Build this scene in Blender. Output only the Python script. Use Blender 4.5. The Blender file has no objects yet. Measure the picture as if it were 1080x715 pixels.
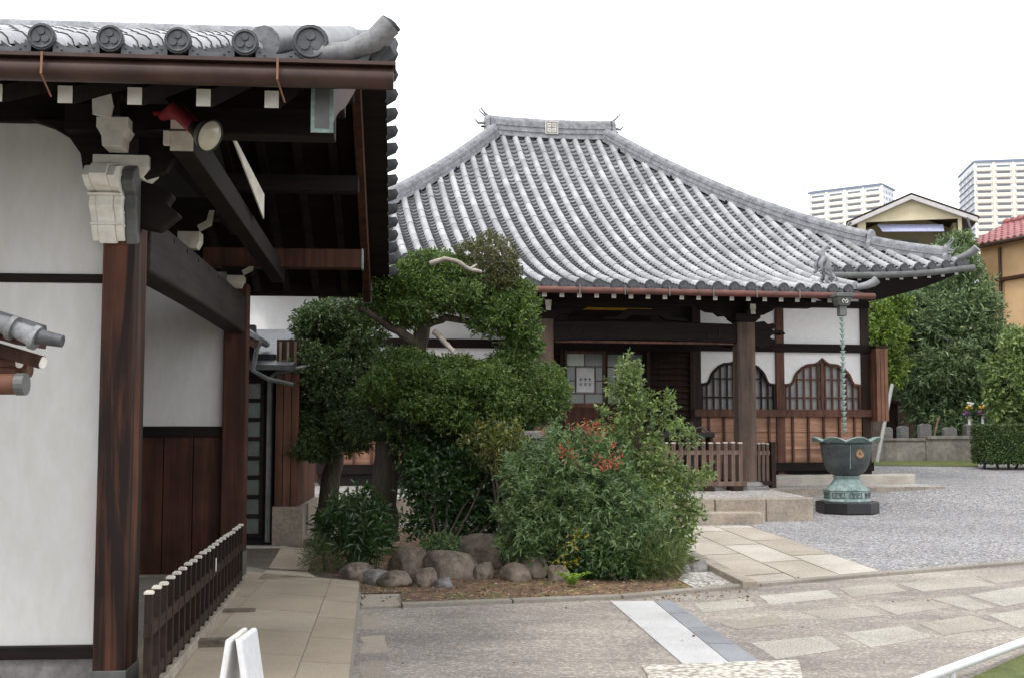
import bpy, bmesh, math, random
import numpy as np
from mathutils import Vector, Matrix, noise
random.seed(7)
R = math.radians
scene = bpy.context.scene
COL = scene.collection

# ------------------------------------------------------------------ camera, world, sun, exposure
FPX = 1281.0; CAMH = 1.5; PITCH = math.atan(98.5/FPX)
cam_d = bpy.data.cameras.new('camera'); cam = bpy.data.objects.new('camera', cam_d); COL.objects.link(cam)
cam_d.sensor_width = 36; cam_d.lens = FPX/1080*36; cam_d.clip_end = 5000; cam_d.clip_start = .05
cam.location = (0, 0, CAMH); cam.rotation_euler = (R(90)+PITCH, 0, 0)
scene.camera = cam
SUN_EL, SUN_AZ = R(58), R(205)          # azimuth clockwise from +Y: behind the camera, slightly to its left
w = bpy.data.worlds.new('World'); scene.world = w; w.use_nodes = True
nt = w.node_tree; nt.nodes.clear()
sky = nt.nodes.new('ShaderNodeTexSky'); sky.sky_type = 'NISHITA'; sky.sun_disc = False
sky.sun_elevation = SUN_EL; sky.sun_rotation = SUN_AZ; sky.air_density = 1; sky.dust_density = 3
mixn = nt.nodes.new('ShaderNodeMix'); mixn.data_type = 'RGBA'; mixn.inputs['Factor'].default_value = .88
mixn.inputs['B'].default_value = (9.6, 9.8, 10.1, 1)      # thin bright cloud over the whole sky
bg = nt.nodes.new('ShaderNodeBackground'); bg.inputs['Strength'].default_value = .14
out = nt.nodes.new('ShaderNodeOutputWorld')
nt.links.new(sky.outputs[0], mixn.inputs['A']); nt.links.new(mixn.outputs['Result'], bg.inputs[0]); nt.links.new(bg.outputs[0], out.inputs[0])
sd = bpy.data.lights.new('sun', 'SUN'); sd.energy = 1.1; sd.angle = R(14); sd.color = (1, .96, .9)
sun = bpy.data.objects.new('sun', sd); COL.objects.link(sun)
sun.rotation_euler = Vector((-math.sin(SUN_AZ)*math.cos(SUN_EL), -math.cos(SUN_AZ)*math.cos(SUN_EL), -math.sin(SUN_EL))).to_track_quat('-Z', 'Y').to_euler()
scene.view_settings.view_transform = 'Standard'; scene.view_settings.look = 'None'
scene.view_settings.exposure = .6; scene.view_settings.gamma = 1; scene.view_settings.use_curve_mapping = False

# ------------------------------------------------------------------ measuring helpers
def at(px, py, Y):
    u = (px-540)/FPX; v = (357.5-py)/FPX
    y = math.cos(PITCH)-v*math.sin(PITCH); z = math.sin(PITCH)+v*math.cos(PITCH)
    t = Y/y
    return Vector((u*t, Y, CAMH+z*t))
GZ = [(-1e4, 0), (7.4, 0), (19.3, .238), (21.8, .5), (25, .6), (30, .8), (60, .9), (1e4, .9)]
def gz(y):
    for (a, za), (b, zb) in zip(GZ, GZ[1:]):
        if y <= b: return za+(zb-za)*(y-a)/(b-a)
    return .9
def G(px, py, off=0):
    lo, hi = 2, 300
    for _ in range(60):
        m = (lo+hi)/2
        p = at(px, py, m)
        if p.z > gz(m)+off: lo = m
        else: hi = m
    p = at(px, py, lo); p.z = gz(lo)+off
    return p

# ------------------------------------------------------------------ mesh builder
class MB:
    def __init__(s): s.v = []; s.f = []; s.m = []; s.s = []
    def add(s, vs, fs, m=0, smooth=False):
        b = len(s.v); s.v += [tuple(v) for v in vs]
        for f in fs: s.f.append(tuple(b+i for i in f)); s.m.append(m); s.s.append(smooth)
        return s
    def box(s, x0, y0, z0, x1, y1, z1, m=0):
        vs = [(x, y, z) for z in (z0, z1) for y in (y0, y1) for x in (x0, x1)]
        return s.add(vs, [(0,2,3,1),(4,5,7,6),(0,1,5,4),(2,6,7,3),(0,4,6,2),(1,3,7,5)], m)
    def bar(s, p, q, w, h, m=0, up=(0,0,1), w2=None, h2=None):
        p = Vector(p); q = Vector(q); d = (q-p).normalized(); up = Vector(up)
        r = d.cross(up).normalized(); u = r.cross(d).normalized()
        w2 = w if w2 is None else w2; h2 = h if h2 is None else h2
        vs = [p-r*w/2-u*h/2, p+r*w/2-u*h/2, p+r*w/2+u*h/2, p-r*w/2+u*h/2, q-r*w2/2-u*h2/2, q+r*w2/2-u*h2/2, q+r*w2/2+u*h2/2, q-r*w2/2+u*h2/2]
        return s.add(vs, [(0,3,2,1),(4,5,6,7),(0,1,5,4),(1,2,6,5),(2,3,7,6),(3,0,4,7)], m)
    def tube(s, pts, rad, n=8, m=0, caps=True, smooth=True):
        pts = [Vector(p) for p in pts]
        if not hasattr(rad, '__len__'): rad = [rad]*len(pts)
        vs = []; prev = None
        for i, p in enumerate(pts):
            d = (pts[min(i+1, len(pts)-1)]-pts[max(i-1, 0)]).normalized()
            if prev is None:
                a = Vector((0,0,1)) if abs(d.z) < .9 else Vector((1,0,0))
                r = d.cross(a).normalized()
            else: r = (prev-d*prev.dot(d)).normalized()
            prev = r; u = d.cross(r)
            for k in range(n):
                t = 2*math.pi*k/n; vs.append(p+(r*math.cos(t)+u*math.sin(t))*rad[i])
        fs = []
        for i in range(len(pts)-1):
            for k in range(n):
                k2 = (k+1) % n; fs.append((i*n+k, i*n+k2, (i+1)*n+k2, (i+1)*n+k))
        s.add(vs, fs, m, smooth)
        if caps: s.add(vs[:n], [tuple(range(n))[::-1]], m); s.add(vs[-n:], [tuple(range(n))], m)
        return s
    def prism(s, poly, a, b, plane='xz', m=0):
        n = len(poly)
        def P(p, t): return {'xz': (p[0], t, p[1]), 'yz': (t, p[0], p[1]), 'xy': (p[0], p[1], t)}[plane]
        vs = [P(p, a) for p in poly]+[P(p, b) for p in poly]
        return s.add(vs, [tuple(range(n)), tuple(range(n, 2*n))[::-1]]+[(i, i+n, (i+1) % n+n, (i+1) % n) for i in range(n)], m)
    def lathe(s, prof, n=24, c=(0,0,0), m=0, mod=None, smooth=True, ph=0):
        vs = []
        for j, (r, z) in enumerate(prof):
            for k in range(n):
                t = 2*math.pi*(k+ph)/n; rr, zz = (r, z) if mod is None else mod(t, r, z)
                vs.append((c[0]+rr*math.cos(t), c[1]+rr*math.sin(t), c[2]+zz))
        fs = [(j*n+k, j*n+(k+1) % n, (j+1)*n+(k+1) % n, (j+1)*n+k) for j in range(len(prof)-1) for k in range(n)]
        return s.add(vs, fs, m, smooth)
    def disc(s, c, r, d, t, n=20, m=0):     # a short solid cylinder at c, axis d, thickness t
        d = Vector(d).normalized(); c = Vector(c)
        return s.tube([c, c+d*t], r, n, m, True, False)
    def build(s, name, mats, parent=None, bevel=0, loc=None, rz=0, recalc=True):
        me = bpy.data.meshes.new(name); me.from_pydata(s.v, [], s.f)
        if not isinstance(mats, (list, tuple)): mats = [mats]
        for k in mats: me.materials.append(k)
        me.polygons.foreach_set('material_index', s.m); me.polygons.foreach_set('use_smooth', s.s)
        if recalc:
            bm = bmesh.new(); bm.from_mesh(me); bmesh.ops.recalc_face_normals(bm, faces=bm.faces); bm.to_mesh(me); bm.free()
        me.update()
        o = bpy.data.objects.new(name, me); COL.objects.link(o)
        if parent: o.parent = parent
        if loc is not None: o.location = loc
        if rz: o.rotation_euler.z = rz
        if bevel:
            b = o.modifiers.new('bevel', 'BEVEL'); b.width = bevel; b.segments = 2; b.limit_method = 'ANGLE'; b.angle_limit = R(40)
        return o
def tag(o, label=None, cat=None, group=None, kind=None):
    if label: o['label'] = label
    if cat: o['category'] = cat
    if group: o['group'] = group
    if kind: o['kind'] = kind
    return o
def thing(name, label, cat, loc=(0,0,0), rz=0, group=None):
    o = bpy.data.objects.new(name, None); COL.objects.link(o); o.location = loc; o.rotation_euler.z = rz
    o.empty_display_size = .2
    return tag(o, label, cat, group)
def copy_tree(o, parent=None):
    c = o.copy(); COL.objects.link(c); c.parent = parent
    for ch in [x for x in bpy.data.objects if x.parent == o]: copy_tree(ch, c)
    return c
def dup(o, parent, loc=None):
    c = o.copy(); COL.objects.link(c); c.parent = parent
    if loc is not None: c.location = loc
    return c
def sheet(name, poly, off, mat, parent=None, structure=True, thick=0):
    bm = bmesh.new(); vs = [bm.verts.new((p[0], p[1], 0)) for p in poly]; f = bm.faces.new(vs)
    bmesh.ops.triangulate(bm, faces=[f])
    for (y, z) in GZ[1:-1]:
        bmesh.ops.bisect_plane(bm, geom=bm.verts[:]+bm.edges[:]+bm.faces[:], plane_co=(0, y, 0), plane_no=(0, 1, 0))
    for v in bm.verts: v.co.z = gz(v.co.y)+off
    bmesh.ops.recalc_face_normals(bm, faces=bm.faces)
    for f in bm.faces:
        if f.normal.z < 0: f.normal_flip()
    me = bpy.data.meshes.new(name); bm.to_mesh(me); bm.free(); me.materials.append(mat)
    o = bpy.data.objects.new(name, me); COL.objects.link(o)
    if parent: o.parent = parent
    elif structure: o['kind'] = 'structure'
    return o

# ------------------------------------------------------------------ materials
def new_mat(name):
    m = bpy.data.materials.new(name); m.use_nodes = True
    b = m.node_tree.nodes['Principled BSDF']
    return m, m.node_tree, b
def N(nt, t, **kw):
    n = nt.nodes.new(t)
    for k, v in kw.items(): setattr(n, k, v)
    return n
def coords(nt, scale=(1,1,1), kind='Object'):
    tc = N(nt, 'ShaderNodeTexCoord'); mp = N(nt, 'ShaderNodeMapping'); mp.inputs['Scale'].default_value = scale
    nt.links.new(tc.outputs[kind], mp.inputs[0]); return mp.outputs[0]
def ramp(nt, src, stops):
    r = N(nt, 'ShaderNodeValToRGB'); e = r.color_ramp.elements
    while len(e) < len(stops): e.new(.5)
    for i, (p, c) in enumerate(stops): e[i].position = p; e[i].color = tuple(c)+(1,) if len(c) == 3 else c
    nt.links.new(src, r.inputs[0]); return r.outputs[0]
def noise_n(nt, vec, scale, detail=4, rough=.6, dist=0):
    n = N(nt, 'ShaderNodeTexNoise'); n.inputs['Scale'].default_value = scale; n.inputs['Detail'].default_value = detail
    n.inputs['Roughness'].default_value = rough; n.inputs['Distortion'].default_value = dist
    nt.links.new(vec, n.inputs['Vector']); return n.outputs['Fac']
def mul(nt, a, b, mode='MULTIPLY', f=1):
    x = N(nt, 'ShaderNodeMix', data_type='RGBA', blend_type=mode); x.inputs['Factor'].default_value = f
    for s, v in (('A', a), ('B', b)):
        if isinstance(v, tuple): x.inputs[s].default_value = v+(1,) if len(v) == 3 else v
        else: nt.links.new(v, x.inputs[s])
    return x.outputs['Result']
def bump(nt, b, h, strength=.3, dist=.01):
    n = N(nt, 'ShaderNodeBump'); n.inputs['Strength'].default_value = strength; n.inputs['Distance'].default_value = dist
    nt.links.new(h, n.inputs['Height']); nt.links.new(n.outputs[0], b.inputs['Normal'])
def mottled(name, c1, c2, scale=6, rough=.7, bs=.2, bd=.01, metal=0, detail=5, stretch=(1,1,1), lo=.3, hi=.7, c3=None, s3=30, f3=.5, kind='Object'):
    m, nt, b = new_mat(name); v = coords(nt, stretch, kind)
    f = noise_n(nt, v, scale, detail)
    c = ramp(nt, f, [(lo, c1), (hi, c2)])
    if c3:
        f2 = noise_n(nt, v, s3, 6, .7); c = mul(nt, c, ramp(nt, f2, [(.35, c3), (.65, (1,1,1))]), 'MULTIPLY', f3)
    nt.links.new(c, b.inputs['Base Color']); b.inputs['Roughness'].default_value = rough; b.inputs['Metallic'].default_value = metal
    bump(nt, b, noise_n(nt, v, scale*5, 5), bs, bd)
    return m
def wood(name, dark, light, axis='Z', scale=14, rough=.65, lo=.35, hi=.7, weather=None):
    m, nt, b = new_mat(name)
    k = {'X': (.06,1,1), 'Y': (1,.06,1), 'Z': (1,1,.06)}[axis]
    v = coords(nt, k); f = noise_n(nt, v, scale, 6, .65, .6)
    c = ramp(nt, f, [(lo, dark), (hi, light)])
    v2 = coords(nt, (1,1,1)); g = noise_n(nt, v2, 2.2, 3)
    c = mul(nt, c, ramp(nt, g, [(.3, (.6,.6,.6)), (.7, (1.15,1.1,1.05))]))
    if weather:
        h = noise_n(nt, v, scale*.6, 4); x = N(nt, 'ShaderNodeMix', data_type='RGBA')
        nt.links.new(ramp(nt, h, [(.45, (0,0,0)), (.75, (.8,.8,.8))]), x.inputs['Factor']); nt.links.new(c, x.inputs['A']); x.inputs['B'].default_value = weather+(1,); c = x.outputs['Result']
    nt.links.new(c, b.inputs['Base Color']); b.inputs['Roughness'].default_value = rough; b.inputs['Specular IOR Level'].default_value = .22
    bump(nt, b, noise_n(nt, v, scale*2.5, 5), .35, .006)
    return m
def plain(name, c, rough=.6, metal=0):
    m, nt, b = new_mat(name); v = coords(nt)
    f = noise_n(nt, v, 9, 5); cc = ramp(nt, f, [(.3, tuple(x*.82 for x in c)), (.7, tuple(min(1, x*1.1) for x in c))])
    nt.links.new(cc, b.inputs['Base Color']); b.inputs['Roughness'].default_value = rough; b.inputs['Metallic'].default_value = metal
    return m
def leafmat(name, c1, c2, c3=None, rough=.45, clump=2.5, trans=.25):
    m, nt, b = new_mat(name)
    g = N(nt, 'ShaderNodeNewGeometry'); c = ramp(nt, g.outputs['Random Per Island'], [(0, c1), (.75, c2), (1, c3 or c2)])
    v = coords(nt); f = noise_n(nt, v, clump, 3)
    c = mul(nt, c, ramp(nt, f, [(.32, (.62,.66,.6)), (.68, (1.25,1.2,1.05))]))
    nt.links.new(c, b.inputs['Base Color']); b.inputs['Roughness'].default_value = rough
    t = N(nt, 'ShaderNodeBsdfTranslucent'); nt.links.new(c, t.inputs[0])
    ms = N(nt, 'ShaderNodeMixShader'); ms.inputs[0].default_value = trans
    o = nt.nodes['Material Output']; nt.links.new(b.outputs[0], ms.inputs[1]); nt.links.new(t.outputs[0], ms.inputs[2]); nt.links.new(ms.outputs[0], o.inputs[0])
    return m
def gravelmat(name, cols, scale=45, bs=.9, base=None):
    m, nt, b = new_mat(name); v = coords(nt)
    vo = N(nt, 'ShaderNodeTexVoronoi'); vo.inputs['Scale'].default_value = scale; nt.links.new(v, vo.inputs['Vector'])
    sp = N(nt, 'ShaderNodeSeparateColor'); nt.links.new(vo.outputs['Color'], sp.inputs[0])
    n = len(cols); c = ramp(nt, sp.outputs[0], [(i/(n-1), k) for i, k in enumerate(cols)])
    edge = ramp(nt, vo.outputs['Distance'], [(.0, (1.1,1.1,1.1)), (.75, (.35,.34,.33))])
    c = mul(nt, c, edge)
    big = noise_n(nt, v, .7, 5); c = mul(nt, c, ramp(nt, big, [(.3, (.8,.8,.8)), (.7, (1.1,1.1,1.1))]))
    nt.links.new(c, b.inputs['Base Color']); b.inputs['Roughness'].default_value = .85
    inv = N(nt, 'ShaderNodeMath', operation='SUBTRACT'); inv.inputs[0].default_value = 1; nt.links.new(vo.outputs['Distance'], inv.inputs[1])
    bump(nt, b, inv.outputs[0], bs, .012)
    return m

M = {}
M['wood_black'] = wood('blackened timber', (.006,.0045,.004), (.020,.012,.009), 'X', 14, .8)
M['wood_dark'] = wood('dark timber', (.012,.008,.006), (.045,.024,.017), 'Z')
M['wood_dark_y'] = wood('dark timber lengthwise', (.012,.010,.009), (.035,.026,.022), 'Y')
M['wood_flame'] = wood('old post timber', (.016,.008,.006), (.17,.065,.035), 'Z', 9, .6, .46, .74)
M['wood_board'] = wood('dark red boards', (.035,.015,.01), (.10,.04,.025), 'Z', 10)
M['wood_red'] = wood('red brown boards', (.27,.14,.088), (.54,.32,.22), 'X', 9)
M['wood_red_z'] = wood('red brown upright boards', (.13,.06,.038), (.30,.15,.095), 'Z', 9)
M['wood_frame'] = wood('window frame timber', (.06,.026,.017), (.18,.085,.055), 'Z', 12)
M['wood_grey'] = wood('weathered grey timber', (.08,.055,.045), (.26,.18,.145), 'Z', 10, .8, .3, .7)
M['wood_post'] = wood('weathered porch post', (.055,.038,.03), (.15,.105,.085), 'Z', 8, .75, .35, .72, (.22,.165,.13))
M['plaster'] = mottled('white plaster', (.82,.81,.80), (.88,.88,.87), 1.3, .85, .08, .004, c3=(.85,.83,.8), s3=9, f3=.5)
M['plaster_eave_shade'] = mottled('eave shaded lime plaster', (.55,.545,.53), (.67,.665,.65), 1.6, .9, .12, .004, c3=(.84,.82,.79), s3=11, f3=.6, stretch=(1,1,.35))  # greyer than the hall's: deep eave shade painted in, plus faint grime streaks
M['white'] = mottled('chalky white paint', (.6,.58,.52), (.8,.78,.72), 14, .8, .2, .004)
M['cream'] = mottled('aged white paint', (.42,.38,.31), (.7,.66,.58), 9, .8, .2, .004)
M['tile'] = mottled('silver grey roof tile', (.34,.345,.37), (.54,.545,.58), 3.2, .45, .2, .004, c3=(.6,.6,.63), s3=26, f3=.7)
M['tile_pan'] = mottled('grey pan tile', (.20,.205,.22), (.42,.425,.45), 4, .5, .3, .006, c3=(.5,.5,.53), s3=22, f3=.8)
M['tile_dark'] = mottled('dark roof tile ends', (.025,.026,.029), (.085,.088,.095), 9, .5, .4, .006)
M['tile_ridge'] = mottled('stacked ridge tiles', (.15,.153,.165), (.38,.385,.41), 7, .55, .5, .01, c3=(.45,.45,.45), s3=40, f3=.8)
M['copper'] = mottled('brown copper', (.028,.015,.011), (.07,.036,.027), 5, .42, .1, .003, metal=.3)
M['copper_red'] = mottled('reddish copper gutter', (.07,.026,.02), (.15,.055,.04), 6, .5, .1, .003, metal=.2)
M['gutter_dark'] = mottled('grey green gutter', (.06,.062,.06), (.13,.135,.13), 6, .5, .1, .003)
M['verdigris'] = mottled('green verdigris bronze', (.14,.20,.185), (.34,.43,.40), 7, .6, .4, .006, c3=(.4,.45,.45), s3=22, f3=.85)
M['bronze'] = mottled('dark patinated bronze', (.028,.032,.032), (.075,.09,.088), 5, .5, .3, .006, c3=(.6,.65,.65), s3=14, f3=.6)
M['crest'] = mottled('copper gold crest', (.28,.14,.06), (.48,.27,.12), 30, .5, .3, .003, metal=.4)
M['black_stone'] = mottled('black polished stone', (.006,.006,.007), (.02,.02,.022), 20, .35, .1, .002)
M['stone'] = mottled('pale granite', (.36,.33,.28), (.50,.46,.40), 3, .85, .5, .006, c3=(.62,.6,.58), s3=60, f3=.8)
M['stone_warm'] = mottled('warm weathered stone', (.22,.19,.155), (.42,.36,.29), 2.2, .85, .6, .01, c3=(.55,.52,.48), s3=25, f3=.8)
M['boulder'] = mottled('dark boulder', (.11,.085,.065), (.27,.215,.17), 3, .85, .8, .03, c3=(.45,.45,.42), s3=14, f3=.8)
M['grey_stone'] = mottled('grey grave stone', (.12,.115,.11), (.26,.25,.24), 4, .8, .5, .01, c3=(.5,.5,.48), s3=20, f3=.7)
M['concrete'] = mottled('old concrete', (.20,.18,.15), (.32,.29,.25), 1.2, .9, .6, .006, c3=(.6,.58,.55), s3=45, f3=.7)
M['retaining'] = mottled('stained retaining wall', (.14,.125,.11), (.30,.275,.24), 1.6, .9, .5, .01, c3=(.5,.48,.46), s3=9, f3=.8)
M['white_metal'] = mottled('scuffed white enamel', (.66,.67,.69), (.74,.75,.78), 5, .4, .1, .002, c3=(.7,.68,.64), s3=25, f3=.5)
M['iron'] = plain('dark iron', (.03,.028,.027), .5, .5)
M['glass'] = plain('frosted window glass', (.13,.15,.135), .15)
M['glass_green'] = plain('greenish window glass', (.36,.42,.34), .15)
M['paper'] = plain('paper notice', (.62,.62,.62), .7)
M['ink'] = plain('grey ink', (.12,.12,.13), .7)
M['shoji'] = plain('paper screen', (.34,.335,.33), .8)
M['gold'] = plain('gold leaf', (.8,.42,.06), .35, .6)
M['red_paint'] = plain('faded red paint', (.28,.03,.04), .5)
M['bark'] = mottled('tree bark', (.035,.026,.02), (.11,.085,.062), 9, .9, .9, .03, stretch=(1,1,.25))
M['bark_pale'] = mottled('bleached branch', (.2,.17,.14), (.42,.38,.33), 12, .8, .6, .01)
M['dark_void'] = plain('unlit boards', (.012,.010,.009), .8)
M['red_berry'] = plain('red berries', (.55,.05,.035), .35)

M['gravel'] = gravelmat('blue grey gravel', [(.13,.135,.145), (.26,.265,.285), (.38,.385,.405), (.52,.52,.54), (.38,.335,.29), (.74,.74,.74)], 38, .4)
M['gravel_pale'] = gravelmat('pale river gravel', [(.40,.37,.34), (.60,.57,.53), (.72,.69,.66), (.5,.47,.43), (.8,.78,.75)], 24)
M['pebble'] = gravelmat('cream pebbles', [(.56,.5,.42), (.7,.65,.56), (.82,.78,.7), (.64,.58,.49)], 22, 1)

def tilemat(name, lo, hi, stain):
    m, nt, b = new_mat(name); v = coords(nt)
    g = N(nt, 'ShaderNodeNewGeometry'); c = ramp(nt, g.outputs['Random Per Island'], [(0, lo), (1, hi)])
    f = noise_n(nt, v, 1.1, 5, .65); c = mul(nt, c, ramp(nt, f, [(.3, stain), (.6, (1.05,1.05,1.05))]))
    f2 = noise_n(nt, v, 30, 5, .75); c = mul(nt, c, ramp(nt, f2, [(.36, (.55,.55,.53)), (.56, (1.04,1.04,1.04))]), f=.8)
    nt.links.new(c, b.inputs['Base Color']); b.inputs['Roughness'].default_value = .5
    bump(nt, b, f2, .3, .004); return m
M['tile'] = tilemat('silver grey roof tile', (.29,.292,.305), (.44,.443,.46), (.66,.655,.64))
M['tile_pan'] = tilemat('grey pan tile', (.14,.142,.15), (.28,.282,.295), (.66,.65,.62))
def plazamat():
    m, nt, b = new_mat('washed aggregate concrete'); v = coords(nt)
    big = noise_n(nt, v, .9, 6, .6, .4); c = ramp(nt, big, [(.28, (.20,.178,.158)), (.5, (.275,.247,.215)), (.72, (.36,.325,.28))])
    v2 = coords(nt, (.25,1,1)); st = noise_n(nt, v2, 2.2, 5); c = mul(nt, c, ramp(nt, st, [(.35, (.76,.75,.76)), (.6, (1.06,1.05,1.03))]))
    vo = N(nt, 'ShaderNodeTexVoronoi'); vo.inputs['Scale'].default_value = 55; nt.links.new(v, vo.inputs['Vector'])
    sp = N(nt, 'ShaderNodeSeparateColor'); nt.links.new(vo.outputs['Color'], sp.inputs[0])
    c = mul(nt, c, ramp(nt, sp.outputs[0], [(0, (.62,.6,.6)), (.7, (1,1,1)), (1, (1.6,1.55,1.5))]), f=.8)
    nt.links.new(c, b.inputs['Base Color']); b.inputs['Roughness'].default_value = .85
    bump(nt, b, vo.outputs['Distance'], .5, .006); return m
M['plaza'] = plazamat()
def slabmat(name, c1, c2, speck=.55, scale=1.1):
    m, nt, b = new_mat(name); v = coords(nt)
    g = N(nt, 'ShaderNodeNewGeometry'); c = ramp(nt, g.outputs['Random Per Island'], [(0, c1), (1, c2)])
    f = noise_n(nt, v, scale, 5); c = mul(nt, c, ramp(nt, f, [(.3, (.75,.73,.7)), (.7, (1.12,1.1,1.08))]))
    f2 = noise_n(nt, v, 70, 4, .8); c = mul(nt, c, ramp(nt, f2, [(.38, (speck,speck,speck)), (.58, (1.1,1.1,1.1))]))
    nt.links.new(c, b.inputs['Base Color']); b.inputs['Roughness'].default_value = .8
    bump(nt, b, f2, .5, .006); return m
M['slab'] = slabmat('rough granite slabs', (.34,.305,.25), (.47,.45,.405), .42)
M['slab_path'] = slabmat('worn path slabs', (.36,.315,.255), (.50,.465,.415), .6)
M['slab_left'] = slabmat('yellow grey paving', (.36,.30,.225), (.42,.36,.28), .85, .8)
M['slab_white'] = slabmat('white granite strip', (.44,.445,.45), (.48,.485,.49), .8)
M['slab_grey'] = slabmat('blue grey granite strip', (.20,.215,.235), (.25,.265,.29), .75)
def soilmat():
    m, nt, b = new_mat('leaf littered soil'); v = coords(nt)
    f = noise_n(nt, v, 3, 6); c = ramp(nt, f, [(.3, (.08,.048,.032)), (.5, (.16,.10,.065)), (.66, (.11,.115,.04)), (.8, (.2,.15,.10))])
    vo = N(nt, 'ShaderNodeTexVoronoi'); vo.inputs['Scale'].default_value = 35; nt.links.new(v, vo.inputs['Vector'])
    sp = N(nt, 'ShaderNodeSeparateColor'); nt.links.new(vo.outputs['Color'], sp.inputs[0])
    c = mul(nt, c, ramp(nt, sp.outputs[1], [(.6, (.8,.8,.8)), (.85, (1.5,1.4,1.2)), (1, (3.2,2.6,2))]))
    nt.links.new(c, b.inputs['Base Color']); b.inputs['Roughness'].default_value = .95
    bump(nt, b, noise_n(nt, v, 30, 6), .9, .03); return m
M['soil'] = soilmat()
M['grass_mat'] = mottled('short grass', (.05,.075,.015), (.17,.19,.045), 5, .9, .8, .02, c3=(.4,.45,.35), s3=60, f3=.9)
M['ground_mat'] = mottled('dusty ground', (.17,.155,.135), (.28,.26,.23), .8, .95, .5, .01, c3=(.6,.6,.6), s3=40, f3=.7)

# ------------------------------------------------------------------ ground
def P(l): return [G(*p) for p in l]
sheet('ground', [(-600,-60), (600,-60), (600,900), (-600,900)], -.004, M['ground_mat'])
E = G(1080, 594.5); A1 = G(380, 643); A2 = G(655, 632); A3 = G(935, 606.5)
far_r = A3+(E-A3)*6
sheet('gravel_yard', [G(930,607), far_r, Vector((40,16,0)), Vector((40,34,0)), Vector((10,34,0)), Vector((-9,34,0)), Vector((-9,19,0)), G(700,560), G(790,553)], .000, M['gravel'])
sheet('plaza', [Vector((A1.x+.3, 1.5, 0)), Vector((14,1.5,0)), far_r, A3, A2, A1], .004, M['plaza'])
sl = MB()
def crop5(l): return [G(680+a/2.7, 500+b/2.7) for a, b in l]
def slab_poly(mb, pts, h=.007, jit=.03, inset=0, m=0):
    c = sum((Vector(p) for p in pts), Vector())/len(pts)
    out = []
    n = len(pts)
    for i in range(n):
        a = Vector(pts[i]); b = Vector(pts[(i+1) % n]); L = (b-a).length; k = max(2, int(L/(.11 if jit > .03 else .22)))
        for j in range(k):
            p = a.lerp(b, j/k); d = (p-c).normalized()
            q = p-d*(inset+random.uniform(0, jit)); out.append((q.x, q.y, gz(q.y)))
    N_ = len(out)
    vs = [(x, y, z+h) for x, y, z in out]+[(x, y, z-.02) for x, y, z in out]
    mb.add(vs, [tuple(range(N_))]+[(i, (i+1) % N_, (i+1) % N_+N_, i+N_) for i in range(N_)], m)
SL = [[(135,372),(290,352),(325,377),(165,396)], [(322,347),(520,330),(562,352),(350,373)], [(545,325),(700,310),(750,333),(592,352)],
 [(715,312),(900,290),(1010,318),(790,335)], [(945,292),(1078,277),(1200,290),(1000,312)], [(440,392),(600,375),(690,402),(520,420)],
 [(645,375),(810,357),(885,380),(715,402)], [(815,355),(905,345),(1005,380),(930,390)], [(915,345),(1078,320),(1200,345),(1020,378)],
 [(205,425),(370,400),(430,425),(265,445)], [(560,455),(740,432),(830,465),(640,495)], [(770,425),(930,402),(1030,435),(850,462)],
 [(970,402),(1078,385),(1200,400),(1065,440)], [(300,482),(500,462),(565,500),(370,530)]]
plaza = bpy.data.objects['plaza']
for s_ in SL: slab_poly(sl, crop5(s_))
sl.build('stone_slab', M['slab'], plaza); sl = MB(); M['slab_dull'] = slabmat('worn edging slabs', (.30,.26,.215), (.40,.355,.29), .6)
for s_ in [[(380,627),(421,626),(423,639),(380,641)], [(381,649),(404,648),(405,664),(379,665)], [(379,671),(407,669),(411,688),(379,690)],
           [(378,697),(405,696),(410,735),(377,735)]]:
    slab_poly(sl, P(s_), .006, .04)
sl.build('edge_slab', M['slab_dull'], plaza)
s2 = MB(); slab_poly(s2, P([(644,635),(689,634.5),(769,700),(720,701)]), .012, .001); s2.build('white_strip', M['slab_white'], plaza)
s2 = MB(); g0, g1, g2, g3 = P([(690,634.5),(707,634),(804,700),(770,700)])
for i in range(4):
    a = i/4+.003; b = (i+1)/4-.003
    slab_poly(s2, [g0.lerp(g3, a), g1.lerp(g2, a), g1.lerp(g2, b), g0.lerp(g3, b)], .012, .001)
s2.build('grey_strip', M['slab_grey'], plaza)
s2 = MB(); slab_poly(s2, P([(676,703),(843,697),(860,760),(700,760)]), .014, .02); s2.build('pebble_strip', M['pebble'], plaza)
s2 = MB()
edge = [G(423,641), G(540,636.5), G(655,632), G(800,619), G(935,607), G(1080,595), G(1080,595)+(E-A3)*3]
for a, b in zip(edge, edge[1:]):
    s2.bar(a+Vector((0,.05,.012)), b-(b-a).normalized()*.012+Vector((0,.05,.012)), .11, .05)
s2.build('border_kerb', M['concrete'], plaza, bevel=.008)
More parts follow.
